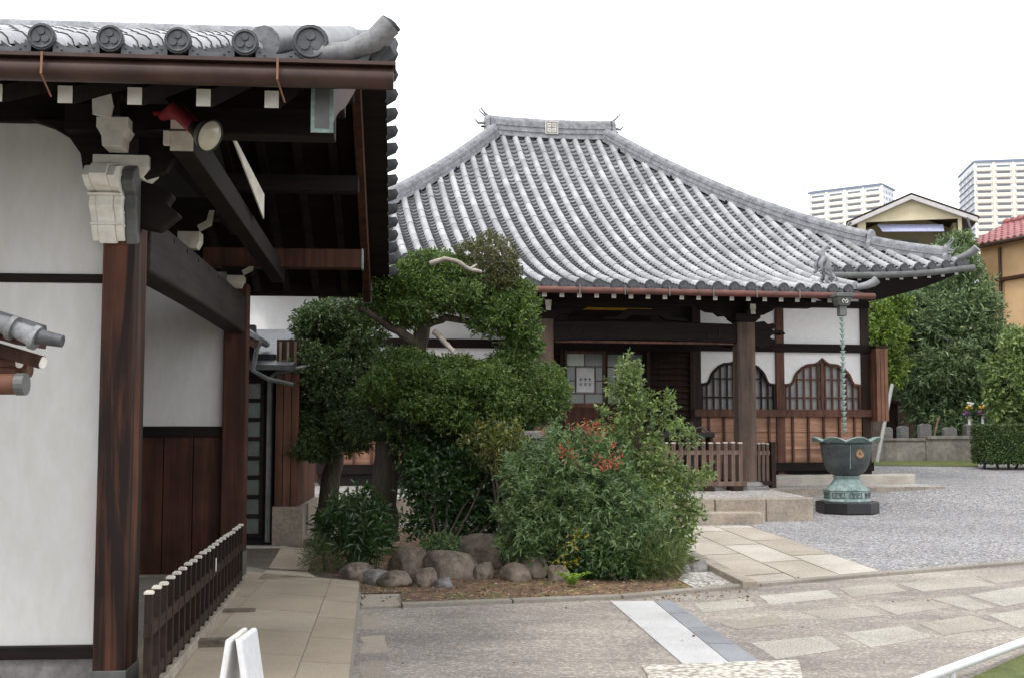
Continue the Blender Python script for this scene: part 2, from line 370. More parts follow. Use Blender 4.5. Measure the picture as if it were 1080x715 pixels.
# left pavement
lp = [G(376,722), G(381,627), G(379,613), G(336,611), G(324,603), G(333,578), G(296,576)]
sheet('pavement', [Vector((lp[0].x+.25,4,0)), Vector((-.95,7.3,0)), G(381,627), G(379,613), G(336,611), G(324,603), G(333,578), G(296,576), Vector((-4.5,14.3,0)), Vector((-4.5,4,0))], .006, M['concrete'])
pav = bpy.data.objects['pavement']
s2 = MB()
def ql(a, b, t): return a.lerp(b, t)
n0, n1 = Vector((-2.35,4.5,0)), Vector((-2.75,12.4,0)); r0, r1 = Vector((-.66,4.5,0)), G(379,614)
cols = [0, .28, .78, 1]
for ci in range(3):
    ly = 0; off = [0, .35, .15][ci]; ys = [0]+[off*.12+k*.115 for k in range(1, 9)]+[1]
    ys = sorted(set(y for y in ys if y <= 1))
    for a, b in zip(ys, ys[1:]):
        if b-a < .03: continue
        q = [ql(ql(n0,n1,a), ql(r0,r1,a), cols[ci]), ql(ql(n0,n1,a), ql(r0,r1,a), cols[ci+1]), ql(ql(n0,n1,b), ql(r0,r1,b), cols[ci+1]), ql(ql(n0,n1,b), ql(r0,r1,b), cols[ci])]
        c = sum(q, Vector())/4
        slab_poly(s2, [p+(c-p).normalized()*.005 for p in q], .014, .001)
for q in [[(297,577),(332,579),(325,602),(283,600)], [(281,602),(324,604),(336,611),(272,612)]]: slab_poly(s2, P(q), .014, .004)
s2.build('stone_slab', M['slab_left'], pav)
# soil bed
sheet('soil_bed', [G(300,604), G(324,603), G(336,612), G(379,614), G(379,626), G(423,625), G(424,641), G(655,631.5), G(798,619), G(712,571), Vector((1.9,16.9,0)), Vector((-3.2,17,0)), Vector((-3.6,13.6,0))], .006, M['soil'])
# path to the porch
path = sheet('path', crop5([(-15,150),(297,148),(692,286),(312,322),(285,330)]), .008, M['concrete'])
s2 = MB(); q = crop5([(-5,150),(295,148),(688,285),(316,319)])
for ci in range(3):
    u0, u1 = ci/3+.006, (ci+1)/3-.006
    ys = [0]+[(k+[.0,.5,.25][ci])*.3 for k in range(0, 4)]+[1]; ys = sorted(set(y for y in ys if 0 <= y <= 1))
    for a, b in zip(ys, ys[1:]):
        if b-a < .05: continue
        a += .006; b -= .006
        slab_poly(s2, [q[0].lerp(q[3],a).lerp(q[1].lerp(q[2],a),u0), q[0].lerp(q[3],a).lerp(q[1].lerp(q[2],a),u1), q[0].lerp(q[3],b).lerp(q[1].lerp(q[2],b),u1), q[0].lerp(q[3],b).lerp(q[1].lerp(q[2],b),u0)], .018, .004)
s2.build('stone_slab', M['slab_path'], path)
s2 = MB(); a, b = crop5([(-28,160),(300,327)]); s2.bar(a+Vector((0,0,.03)), b+Vector((0,0,.03)), .14, .09); s2.build('path_kerb', M['stone_warm'], path, bevel=.01)
# gravel patch left of the path, grass strip, lawn
sheet('gravel_patch', [G(735,592), G(717,583), G(798,617), G(735,622), G(715,612)], .012, M['gravel_pale'])
sheet('grass_strip', [G(922,491), G(1032,492), G(1030,486), G(918,484.5)], .012, M['grass_mat'])
sheet('lawn', [G(1012,722), G(1088,688), Vector((9,9,0)), Vector((9,3,0)), Vector((2.6,5,0))], .014, M['grass_mat'])

# ------------------------------------------------------------------ main hall
HR = R(10.5); HC = Vector((.88, 27.6, 0))
hall = thing('temple_hall', 'large temple hall with silver grey tiled hip roof, white plaster walls and open front porch', 'temple hall', HC, HR)
def HW(x, y, z=0):   # hall local -> world
    return Vector((HC.x+x*math.cos(HR)-y*math.sin(HR), HC.y+x*math.sin(HR)+y*math.cos(HR), z))
XR, XE, YE, KX, KD = 1.25, 6.6, 6.3, 3.2, 8.6
def Zd(d): return 8.24-.835*d+.037*d*d
def up(x, y): return .22*min(abs(x)/XE, min(abs(y), YE)/YE)**6
def roof_pt(face, s, d):
    # face 0 front: s = x, d = distance from ridge; 1 right side: s = y, d scaled 0..YE
    if face == 0: return Vector((s, -d, Zd(d)+up(s, d)))
    if face == 2: return Vector((-s, d, Zd(d)+up(s, d)))
    x = XR+(XE-XR)*d/YE
    z = Zd(d)+up(x, s)
    return Vector((x, s, z)) if face == 1 else Vector((-x, -s, z))
def tile_field(name, face, sp, half, dfun, course, parent, rt=.067, mats=None, origin_shift=0):
    mb = MB(); n = int(half/sp)
    for i in range(-n, n+1):          # round rows
        s = i*sp; d0, d1 = dfun(s)
        if d1-d0 < .15: continue
        L = .33; k = max(1, int((d1-d0)/L)); L = (d1-d0)/k
        for j in range(k):
            a, b = d0+j*L, d0+(j+1)*L
            pa, pb = roof_pt(face, s, a), roof_pt(face, s, b)
            dr = (pb-pa).normalized(); r = dr.cross(Vector((0,0,1))).normalized(); u = r.cross(dr)
            jit = random.uniform(-.004, .004)
            vs = []
            for p, rr in ((pa, rt*.97), (pb+dr*.012, rt*1.03)):
                for t in range(7):
                    th = math.pi*t/6; vs.append(p+r*math.cos(th)*rr+u*(math.sin(th)*rr+.035+jit))
            mb.add(vs, [(t, t+1, t+8, t+7) for t in range(6)], 0, True)
            mb.add(vs[7:], [tuple(range(7))], 1)
    for i in range(-n-1, n+1):        # pan tiles
        s0, s1 = i*sp+rt*.7, (i+1)*sp-rt*.7; sm = (s0+s1)/2
        d0, d1 = dfun(sm)
        if d1-d0 < .1: continue
        k = max(1, int((d1-d0)/course)); L = (d1-d0)/k
        for j in range(k):
            a, b = d0+j*L, d0+(j+1)*L+.015
            vs = []
            for d, lift in ((a, -.012), (b, .034), (b, .0)):
                for t in range(5):
                    s = s0+(s1-s0)*t/4; dip = -.045*(1-((t-2)/2)**2)+.03
                    p = roof_pt(face, s, d); vs.append(p+Vector((0,0,dip+lift)))
            mb.add(vs, [(t, t+1, t+6, t+5) for t in range(4)], 2, True)
            mb.add(vs[5:], [(t, t+1, t+6, t+5) for t in range(4)], 1)
    return mb.build(name, mats or [M['tile'], M['tile_dark'], M['tile_pan']], parent, recalc=False)
def d_front(s):
    d0 = max(0, (abs(s)-XR)/(XE-XR)*YE)+.02
    return d0, (KD if abs(s) <= KX else YE)
def d_side(s): return abs(s)+.02, YE
def d_back(s): return max(0, (abs(s)-XR)/(XE-XR)*YE)+.02, YE
tile_field('front_roof_tiles', 0, .28, XE-.1, d_front, .15, hall)
tile_field('right_roof_tiles', 1, .28, YE-.1, d_side, .15, hall)
tile_field('left_roof_tiles', 3, .28, YE-.1, d_side, .15, hall)
tile_field('rear_roof_tiles', 2, .28, XE-.1, d_back, .3, hall)
# eave end tiles
def end_disc(mb, p, r=.088, d=(0,-1,0), ring=True):
    p = Vector(p); d = Vector(d)
    mb.disc(p-d*.02, r, d, .03, 18)
    if ring:
        mb.lathe([(r*.86, 0), (r*.86, .008), (r*.74, .008), (r*.74, 0)], 18, (0,0,0)) if False else None
        for a in (90, 210, 330):
            q = p+Vector((math.cos(R(a))*r*.36, 0, math.sin(R(a))*r*.36)) if abs(d.y) > .5 else p
            mb.disc(q+d*.012, r*.27, d, .007, 8)
        pts = [p+d*.012+Vector((math.cos(t*math.pi/8)*r*.84, 0, math.sin(t*math.pi/8)*r*.84)) for t in range(17)] if abs(d.y) > .5 else None
        if pts: mb.tube(pts, r*.1, 5, caps=False)
et = MB(); n = int((XE-.1)/.28)
end_disc(et, Vector((0,0,0)), .084); ed0 = et.build('eave_end_tile', M['tile_dark'], hall)
for i in range(-n, n+1):
    x = i*.28; d = d_front(x)[1]; p = roof_pt(0, x, d)+Vector((0,-.05,.025))
    if i == -n: ed0.location = p
    else: dup(ed0, hall, p)
et = MB()
for i in range(-n-1, n+1):
    x0, x1 = i*.28+.06, (i+1)*.28-.06; d = d_front((x0+x1)/2)[1]
    vs = []
    for yy in (0, -.03):
        for t in range(5):
            xx = x0+(x1-x0)*t/4; p = roof_pt(0, xx, d); dip = -.045*(1-((t-2)/2)**2)
            vs += [p+Vector((0, yy, dip+.055)), p+Vector((0, yy, dip-.012))]
    et.add(vs, [(10+2*t, 12+2*t, 13+2*t, 11+2*t) for t in range(4)]+[(2*t, 2*t+2, 12+2*t, 10+2*t) for t in range(4)]+[(1+2*t, 3+2*t, 13+2*t, 11+2*t) for t in range(4)])
et.build('pan_end_tiles', M['tile_dark'], hall)
# timber deck under the tiles
dk = MB()
def deck(face, half, dfun, n=24, step=.4, d_in=0, thick=.07, drop=.03):
    for a in range(n):
        s0, s1 = -half+2*half*a/n, -half+2*half*(a+1)/n; sm = (s0+s1)/2
        m0, m1 = dfun(sm)
        k = max(1, int((m1-m0)/step))
        for j in range(k):
            a0, a1 = m0+(m1-m0)*j/k, m0+(m1-m0)*(j+1)/k
            q = [roof_pt(face, s0, a0), roof_pt(face, s1, a0), roof_pt(face, s1, a1), roof_pt(face, s0, a1)]
            dk.add([p-Vector((0,0,drop)) for p in q]+[p-Vector((0,0,drop+thick)) for p in q], [(0,1,2,3),(7,6,5,4),(3,2,6,7),(0,4,5,1),(0,3,7,4),(1,5,6,2)])
deck(0, XE-.02, d_front, 33); deck(2, XE-.02, d_back); deck(1, YE-.02, d_side); deck(3, YE-.02, d_side)
dk.build('roof_deck', M['wood_black'], hall, recalc=False)
# ridges
def ridge_stack(mb, pts, w, h, layers=5, cap_r=None):
    pts = [Vector(p) for p in pts]
    for L in range(layers):
        ww = w*(1.0 if L % 2 == 0 else .88); z0 = h*L/layers; z1 = h*(L+1)/layers-.004
        for a, b in zip(pts, pts[1:]):
            mb.bar(a+Vector((0,0,(z0+z1)/2)), b+Vector((0,0,(z0+z1)/2)), ww, z1-z0)
    mb.tube([p+Vector((0,0,h)) for p in pts], cap_r or w*.36, 10)
rm = MB()
rp = [(x, 0, Zd(0)-.02+.05*(x/1.6)**2) for x in np.linspace(-1.42, 1.42, 9)]
ridge_stack(rm, rp, .32, .36, 6)
rm.build('main_ridge', M['tile_ridge'], hall)
def onigawara(mb, p, d, s=1.0, horns=True):      # ridge-end tile, facing direction d (xy)
    p = Vector(p); d = Vector((d[0], d[1], 0)).normalized(); r = Vector((-d.y, d.x, 0))
    prof = [(-.26,-.08),(-.30,.10),(-.2,.2),(-.2,.36),(-.13,.46),(0,.5),(.13,.46),(.2,.36),(.2,.2),(.30,.10),(.26,-.08)]
    n_ = len(prof)
    vs = [p+r*a*s+Vector((0,0,b*s)) for a, b in prof]+[p+d*.09*s+r*a*s*.9+Vector((0,0,b*s*.95+.01)) for a, b in prof]
    mb.add(vs, [tuple(range(n_))[::-1], tuple(range(n_, 2*n_))]+[(i, (i+1) % n_, (i+1) % n_+n_, i+n_) for i in range(n_)])
    mb.lathe([(.001, .05*s), (.08*s, .03*s), (.1*s, 0)], 10, p+d*.1*s+Vector((0,0,.2*s)))
    if horns:
        for sg in (-1, 1):
            b = p+r*sg*.08*s+Vector((0,0,.44*s))
            mb.tube([b, b+d*.10*s+Vector((0,0,.07*s)), b+d*.20*s+r*sg*.04*s+Vector((0,0,.17*s)), b+d*.21*s+r*sg*.05*s+Vector((0,0,.28*s))], [.028*s, .024*s, .018*s, .006*s], 6)
        mb.tube([p+d*.1*s+Vector((0,0,.3*s)), p+d*.25*s+Vector((0,0,.28*s)), p+d*.36*s+Vector((0,0,.4*s))], [.04*s, .03*s, .008*s], 6)
for sg in (-1, 1):
    mb = MB(); onigawara(mb, (sg*1.44, 0, Zd(0)+.03), (sg, 0), .95); mb.build('ridge_end_tile', M['tile_ridge'], hall)
em = MB(); z = Zd(0)+.08
em.box(-.15, -.185, z, .15, -.165, z+.30)
em2 = em.build('ridge_crest', M['cream'], hall)
em = MB()
for (a, b, c, d) in [(-.13,.02,.13,.045), (-.13,.255,.13,.28), (-.13,.02,-.105,.28), (.105,.02,.13,.28), (-.012,.05,.012,.25), (-.09,.14,.09,.16), (-.08,.2,-.03,.22), (.03,.2,.08,.22), (-.08,.08,-.03,.1), (.03,.08,.08,.1)]:
    em.box(a, -.19, z+b, c, -.1875, z+d)
em.build('crest_lines', M['tile_ridge'], em2)
def hip_pt(sx, sy, t): 
    x = XR+(XE-XR)*t; y = YE*t
    return Vector((sx*x, sy*y, Zd(YE*t)+up(x, y)))
for sx in (-1, 1):
    for sy in (-1, 1):
        mb = MB(); ridge_stack(mb, [hip_pt(sx, sy, t)+Vector((0,0,.02)) for t in np.linspace(0, .77, 16)], .25, .26, 5); h1 = mb.build('hip_ridge', M['tile_ridge'], hall)
        mb = MB(); e = hip_pt(sx, sy, .775); onigawara(mb, e+Vector((0,0,.03)), (sx, sy*1.2), .75, False); mb.build('hip_end_tile', M['tile_ridge'], hall)
        mb = MB(); ridge_stack(mb, [hip_pt(sx, sy, t)+Vector((0,0,.02)) for t in np.linspace(.77, .955, 6)], .22, .19, 4); mb.build('lower_hip_ridge', M['tile_ridge'], hall)
        mb = MB(); onigawara(mb, hip_pt(sx, sy, .955)+Vector((0,0,.03)), (sx, sy*1.2), .6, True)
        mb.build('corner_end_tile', M['tile_ridge'], hall)
        mb = MB(); c = hip_pt(sx, sy, .97)+Vector((0,0,.05)); dd = Vector((sx, sy*1.2, 0)).normalized()
        mb.tube([c, c+dd*.18+Vector((0,0,.03)), c+dd*.36+Vector((0,0,.10)), c+dd*.46+Vector((0,0,.18))], [.055,.06,.07,.075], 12)
        mb.build('upturned_corner_tile', M['tile_pan'], hall)
# porch side verges
for sg in (-1, 1):
    mb = MB(); pts = [roof_pt(0, sg*(KX+.02), d)+Vector((0,0,.03)) for d in np.linspace(6.0, KD, 8)]
    ridge_stack(mb, pts, .17, .07, 2); mb.build('porch_verge_ridge', M['tile'], hall)
    mb = MB(); c = pts[-1]+Vector((sg*.02,-.02,.03)); mb.tube([c, c+Vector((sg*.14,-.06,.03)), c+Vector((sg*.24,-.09,.07)), c+Vector((sg*.30,-.11,.12))], [.05,.06,.068,.072], 12)
    mb.build('upturned_corner_tile', M['tile_pan'], hall)
# gutters
mb = MB(); mb.tube([(-KX-.25,-KD-.1,Zd(KD)-.09), (KX+.3,-KD-.1,Zd(KD)-.09)], .052, 10); gut = mb.build('porch_gutter', M['copper_red'], hall)
mb = MB()
for sg in (-1, 1):
    mb = MB(); mb.tube([roof_pt(0, sg*x, YE)+Vector((0,-.1,-.10)) for x in np.linspace(KX+.15, XE+.1, 12)], .06, 10); mb.build('main_gutter', M['gutter_dark'], hall)
gh = MB()
gh.tube([(0,-KD-.02,Zd(KD)-.02),(0,-KD-.18,Zd(KD)-.02),(0,-KD-.175,Zd(KD)-.16)], .008, 5)
g0 = gh.build('gutter_hanger', M['gutter_dark'], gut)
for k, x in enumerate(np.linspace(-2.9, 2.9, 9)):
    if k == 0: g0.location = (x,0,0)
    else: dup(g0, gut, (x,0,0))
# rafters
mb = MB(); p0 = Vector((0,-KD+.08,Zd(KD-.08)-.16)); p1 = Vector((0,-4.85,Zd(4.85)-.28))
pm = Vector((0,-6.3,Zd(6.3)-.17)); mb.bar(p0, pm, .075, .095); mb.bar(pm+(p0-pm).normalized()*.0, p1, .073, .093)
rk = mb.build('rafter', M['wood_black'], hall); mb = MB(); mb.box(-.036,-KD+.072,p0.z-.042,.036,-KD+.0785,p0.z+.042); rc = mb.build('end_cap', M['white'], rk)
for i in range(-11, 12):
    if i == -11: rk.location = (i*.28+.0, 0, 0)
    else: a = dup(rk, hall, (i*.28, 0, 0)); dup(rc, a)
mb = MB(); p0 = Vector((0,-YE+.08,Zd(YE-.08)-.16)); p1 = Vector((0,-4.7,Zd(4.7)-.2)); mb.bar(p0, p1, .075, .095)
rk2 = mb.build('rafter', M['wood_black'], hall); mb = MB(); mb.box(-.036,-YE+.072,p0.z-.042,.036,-YE+.0785,p0.z+.042); rc2 = mb.build('end_cap', M['white'], rk2)
first = True
for i in range(-23, 24):
    if abs(i) <= 11: continue
    loc = (i*.28, 0, up(i*.28, YE)*.9)
    if first: rk2.location = loc; first = False
    else: a = dup(rk2, hall, loc); dup(rc2, a)
# body of the hall
WY = -4.8; WX = 5.26; posts = [1.795, 3.485, 5.26]
cx = lambda a: a
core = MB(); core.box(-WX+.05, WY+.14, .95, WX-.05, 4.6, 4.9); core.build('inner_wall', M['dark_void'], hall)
mb = MB()
for sg in (-1, 1):
    mb.box(sg*WX-.03, WY+.16, 3.2, sg*WX+.03, 4.6, 4.2); mb.box(sg*WX-.03, WY+.16, 1.0, sg*WX+.03, 4.6, 3.05)
mb.box(-WX, 4.58, 1.0, WX, 4.64, 4.2)
mb.build('side_wall', M['plaster'], hall)
for sg in (-1, 1):
    for x in posts:
        mb = MB(); mb.box(sg*x-.085, WY-.05, .6, sg*x+.085, WY+.12, 4.35); mb.build('wall_post', M['wood_frame'] if sg*x > 3 and x < 4 else M['wood_dark'], hall, bevel=.006)
for nm, z0, z1, pr in (('tie_beam', 3.055, 3.215, -.10), ('wall_plate', 3.93, 4.06, -.08), ('sill_beam', 1.80, 1.945, -.11), ('ground_beam', .76, .93, -.12)):
    for sg in (-1, 1):
        mb = MB(); a, b = sorted((sg*1.72, sg*(WX+.1))); mb.box(a, WY+pr, z0, b, WY+.1, z1)
        mb.build(nm, M['wood_frame'] if nm == 'sill_beam' else M['wood_black'], hall, bevel=.008)
mb = MB(); mb.box(-1.72, WY-.08, 3.93, 1.72, WY+.1, 4.06); mb.box(-1.72, WY-.1, 3.03, 1.72, WY+.1, 3.215); mb.build('door_lintel', M['wood_black'], hall, bevel=.006)
mb = MB(); mb.box(-WX-.1, WY-.02, 4.28, WX+.1, WY+.12, 4.42); mb.build('eave_purlin', M['wood_black'], hall)
arch = [(0,1),(.08,.87),(.18,.79),(.38,.76),(.52,.66),(.64,.5),(.70,.38),(.76,.15),(.82,.04),(1.0,0)]
def arch_h(u):
    u = min(abs(u), 1)
    for (a, ha), (b, hb) in zip(arch, arch[1:]):
        if u <= b: return ha+(hb-ha)*(u-a)/(b-a)
    return 0
ZB, ZA, ZS = 2.41, 2.93, 1.945
for sg in (-1, 1):
    for (xa, xb) in ((1.88, 3.40), (3.57, 5.175)):
        c = sg*(xa+xb)/2; hw = (xb-xa)/2
        mb = MB(); mb.box(c-hw, WY, 3.215, c+hw, WY+.06, 3.93); mb.build('upper_plaster_panel', M['plaster'], hall)
        mb = MB(); mb.box(c-hw, WY, 4.06, c+hw, WY+.06, 4.28); mb.build('eave_plaster_panel', M['plaster'], hall)
        cur = [(c-hw*u, ZB+(ZA-ZB)*h) for u, h in arch[::-1]]+[(c+hw*u, ZB+(ZA-ZB)*h) for u, h in arch[1:]]
        for (xA, zA), (xB, zB) in zip(cur, cur[1:]): pass
        mb = MB(); mb.prism(cur+[(c+hw, 3.055), (c-hw, 3.055)], WY, WY+.06, 'xz'); mb.build('lower_plaster_panel', M['plaster'], hall)
        wn = MB(); wn.box(c-hw, WY+.09, ZS, c+hw, WY+.10, 2.95); win = wn.build('bell_window', M['shoji'], hall)
        fm = M['wood_frame'] if c > 3 else M['wood_dark']
        mb = MB(); mb.tube([(x, WY-.01, z) for x, z in cur], .032, 6, smooth=False)
        for s_ in (-1, 1): mb.box(c+s_*hw-(.045 if s_ > 0 else 0), WY-.02, ZS, c+s_*hw+(0 if s_ > 0 else .045), WY+.04, ZB)
        mb.build('window_frame', fm, win)
        mb = MB(); nb = 11
        for k in range(1, nb):
            u = -1+2*k/nb; x = c+u*hw; top = ZB+(ZA-ZB)*arch_h(u); mb.box(x-.018, WY+.03, ZS, x+.018, WY+.055, top)
        mb.box(c-hw, WY+.025, 2.16, c+hw, WY+.05, 2.19)
        mb.box(c-hw*.64, WY+.025, 2.52, c+hw*.64, WY+.05, 2.545)
        mb.box(c-.03, WY+.0, ZS, c+.03, WY+.03, ZA)
        mb.build('lattice', fm, win)
        # board dado
        for r_, (z0, z1) in enumerate(((.93, 1.13), (1.135, 1.44), (1.445, 1.80))):
            pass
        mb = MB(); mb.box(c-hw, WY+.0, .93, c+hw, WY+.05, 1.80)
        for zz in (1.17, 1.50): mb.box(c-hw, WY-.010, zz, c+hw, WY, zz+.010, 1)
        mb.build('wall_boards', [M['wood_red'], M['wood_frame']], hall)
        for k in range(0, 5):
            x = c-hw+2*hw*(k+.5)/5
            mb = MB(); mb.box(x-.02, WY-.045, .93, x+.02, WY-.0, 1.80); mb.build('batten', M['wood_frame'], hall)
    # door side louvres
    mb = MB(); a, b = sorted((sg*.84, sg*1.70)); mb.box(a, WY+.06, .98, b, WY+.1, 3.03)
    for z in np.arange(1.0, 2.98, .115):
        mb.add([(a, WY-.0, z), (b, WY-.0, z), (b, WY+.06, z+.10), (a, WY+.06, z+.10), (a, WY-.012, z+.012), (b, WY-.012, z+.012), (b, WY+.05, z+.115), (a, WY+.05, z+.115)], [(0,1,2,3),(4,5,6,7),(0,1,5,4),(3,2,6,7),(0,3,7,4),(1,2,6,5)])
    for x in (a, b): mb.box(x-.03, WY-.04, .95, x+.03, WY+.05, 3.03)
    mb.build('louvred_panel', M['wood_dark'], hall)
# doors
for k, (a, b) in enumerate(((-.78, .01), (.01, .80))):
    y = WY+(.0 if k == 0 else .035)
    mb = MB(); mb.box(a, y+.03, 2.0, b, y+.036, 3.0); door = mb.build('sliding_door', [M['glass']], hall)
    mb = MB()
    W_ = b-a; za, zb = 2.03, 2.98
    mb.box(a, y, .95, a+.05, y+.05, 3.03); mb.box(b-.05, y, .95, b, y+.05, 3.03)
    for z0, z1 in ((2.975,3.03),(1.97,2.05),(.95,1.1)): mb.box(a+.05, y+.002, z0, b-.05, y+.048, z1)
    t = .018
    mb.box(a+.05, y+.01, 2.73, b-.05, y+.03, 2.73+t); mb.box(a+.05, y+.01, 2.22, b-.05, y+.03, 2.22+t)
    mb.box(a+W_*.48, y+.012, 2.748, a+W_*.48+t, y+.028, 2.975); mb.box(a+W_*.48, y+.012, 2.05, a+W_*.48+t, y+.028, 2.22)
    for u in (.26, .74): mb.box(a+W_*u, y+.012, 2.238, a+W_*u+t, y+.028, 2.73)
    for u0, u1 in ((.06,.26),(.76,.94)): mb.box(a+W_*u0, y+.012, 2.46, a+W_*u1, y+.028, 2.46+t)
    mb.build('door_frame', M['wood_frame'] if k == 0 else M['wood_dark'], door)
    mb = MB(); mb.box(a+.05, y+.02, 1.1, b-.05, y+.04, 1.97); mb.build('door_panel', M['wood_board'], door)
    mb = MB(); mb.box(a+W_*.28+.01, y+.02, 2.26, a+W_*.74-.01, y+.026, 2.71); pp = mb.build('paper_notice', M['paper'], door)
    if k == 0:
        mb = MB()
        for j in range(3):       # three columns of brushed characters, upper row paler
            for r_ in range(2):
                x = a+W_*(.36+.11*j); z = 2.50-.09*r_
                mb.box(x, y+.015, z, x+.06, y+.018, z+.012); mb.box(x+.022, y+.0145, z-.03, x+.034, y+.0175, z+.03); mb.box(x+.005, y+.014, z-.03, x+.055, y+.0172, z-.02)
        mb.build('notice_writing', M['ink'], pp)
    else: pass
mb = MB(); mb.box(-.76, WY+.02, 2.75, -.40, WY+.024, 2.972); mb.build('upper_pane', M['glass_green'], hall)
# name plaque inside the porch
mb = MB(); mb.box(-1.0, -6.0, 3.3, .55, -5.95, 3.72); pl = mb.build('name_plaque', M['wood_black'], hall)
mb = MB(); mb.box(-1.0, -6.04, 3.32, .55, -6.0, 3.345); mb.box(-1.0, -6.04, 3.68, .55, -6.0, 3.72); mb.build('plaque_rim', M['gold'], pl)
# corner shutter box
mb = MB(); mb.box(WX+.10, WY-.30, 1.72, WX+.34, WY+.12, 3.14); sb = mb.build('shutter_box', M['wood_red_z'], hall, bevel=.008)
mb = MB(); mb.box(WX+.08, WY-.33, 3.145, WX+.37, WY+.14, 3.185); mb.build('box_lid', M['wood_dark'], sb)
mb = MB()
for k in range(1,3): mb.box(WX+.10+.08*k-.004, WY-.304, 1.74, WX+.10+.08*k+.004, WY-.3005, 3.12)
mb.build('box_seam', M['wood_black'], sb)
# raised floor, void
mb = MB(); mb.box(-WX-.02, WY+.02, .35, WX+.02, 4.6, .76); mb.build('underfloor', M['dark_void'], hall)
mb = MB(); mb.box(-1.7, WY-1.0, .72, 1.7, WY-.1, .93); mb.build('veranda_step', M['wood_dark'], hall, bevel=.01)
mb = MB(); mb.box(-1.2, WY-1.6, .52, 1.2, WY-1.05, .72); mb.build('shoe_stone', M['stone'], hall, bevel=.02)
# porch frame
for sg in (-1, 1):
    x = sg*1.75; y = -7.4
    mb = MB(); mb.prism([(x-.30,y-.30),(x+.30,y-.30),(x+.30,y+.30),(x-.30,y+.30)], .50, .60, 'xy')
    mb.lathe([(.001,.60),(.30,.60),(.27,.66),(.22,.68),(.001,.68)], 20, (x,y,0)); mb.build('plinth', M['grey_stone'], hall, bevel=.015)
    mb = MB(); c = .03; h = .155
    mb.prism([(x-h+c,y-h),(x+h-c,y-h),(x+h,y-h+c),(x+h,y+h-c),(x+h-c,y+h),(x-h+c,y+h),(x-h,y+h-c),(x-h,y-h+c)], .68, 3.36, 'xy')
    mb.build('porch_post', M['wood_post'], hall)
    # bracket set: bearing block, arm, three small blocks
    mb = MB()
    mb.add([(x-.15,y-.15,3.36),(x+.15,y-.15,3.36),(x+.15,y+.15,3.36),(x-.15,y+.15,3.36),(x-.22,y-.22,3.43),(x+.22,y-.22,3.43),(x+.22,y+.22,3.43),(x-.22,y+.22,3.43),(x-.22,y-.22,3.50),(x+.22,y-.22,3.50),(x+.22,y+.22,3.50),(x-.22,y+.22,3.50)],
       [(0,1,5,4),(1,2,6,5),(2,3,7,6),(3,0,4,7),(4,5,9,8),(5,6,10,9),(6,7,11,10),(7,4,8,11),(8,9,10,11),(3,2,1,0)])
    mb.build('bearing_block', M['wood_black'], hall)
    mb = MB(); prof = [(-.55,.10),(-.52,.02),(-.35,-.06),(-.2,-.08),(.2,-.08),(.35,-.06),(.52,.02),(.55,.10)]
    mb.prism([(x+a,3.56+b) for a, b in prof], y-.06, y+.06, 'xz'); mb.prism([(y+a*.8,3.56+b) for a, b in prof], x-.055, x+.055, 'yz'); mb.build('bracket_arm', M['wood_black'], hall)
    mb = MB(); mb.box(x-.05, y-.445, 3.55, x+.05, y-.44, 3.64); mb.box(x-.04, y-.45, 3.47, x+.04, y-.446, 3.55); mb.build('white_arm_end', M['cream'], hall)
    # carved beam nosing, like a curling cloud
    mb = MB(); pr = [(.15,3.34),(.30,3.36),(.36,3.31),(.43,3.335),(.47,3.27),(.41,3.235),(.52,3.22),(.62,3.235),(.70,3.20),(.72,3.17),(.64,3.165),(.60,3.19),(.50,3.16),(.42,3.17),(.38,3.12),(.47,3.08),(.45,3.03),(.36,3.0),(.26,2.96),(.15,3.0)]
    mb.prism([(x+sg*(.15+(a-.15)*(1.25 if a < .5 else 1.0)), 3.17+(b-3.17)*1.15) for a, b in pr], y-.10, y+.10, 'xz'); mb.build('carved_nosing', M['wood_black'], hall, bevel=.012)
mb = MB(); top = [(x, 3.33+.02*math.cos(x/1.6*math.pi/2)) for x in np.linspace(-1.6, 1.6, 13)]; bot = [(x, 3.0+.04*math.cos(x/1.6*math.pi/2)) for x in np.linspace(1.6, -1.6, 13)]
mb.prism(top+bot, -7.5, -7.3, 'xz'); rb = mb.build('rainbow_beam', M['wood_black'], hall, bevel=.02)
mb = MB()
for sg in (-1, 1):      # scroll carving at each end of the beam
    pts = [(sg*1.15+math.cos(t)*(.02+.018*t)*sg, -7.505, 3.17+math.sin(t)*(.02+.016*t)) for t in np.linspace(0, 7, 26)]; mb.tube(pts, .010, 5); mb.build('scroll_carving', M['wood_dark'], rb); mb = MB()
mb = MB(); mb.box(-1.55,-7.46,2.985,1.55,-7.34,3.02); mb.build('beam_underside_strip', M['wood_frame'], rb)
mb = MB(); pr = [(-.75,3.36),(-.7,3.42),(-.5,3.43),(-.42,3.50),(-.3,3.56),(.3,3.56),(.42,3.50),(.5,3.43),(.7,3.42),(.75,3.36),(.35,3.38),(.25,3.45),(-.25,3.45),(-.35,3.38)]
mb.prism(pr, -7.46, -7.34, 'xz'); mb.build('frog_leg_strut', M['wood_black'], hall, bevel=.01)
for sg in (-1, 1):   # cloud brackets beside the posts
    mb = MB(); pr = [(1.62,3.62),(1.62,3.36),(1.50,3.40),(1.42,3.47),(1.3,3.46),(1.22,3.52),(1.08,3.53),(.98,3.58),(.9,3.62)]
    mb.prism([(sg*a, b) for a, b in pr], -7.45, -7.35, 'xz'); mb.build('cloud_bracket', M['wood_black'], hall)
mb = MB(); mb.box(-2.95,-7.49,3.63,2.95,-7.31,3.80); mb.build('porch_purlin', M['wood_black'], hall)
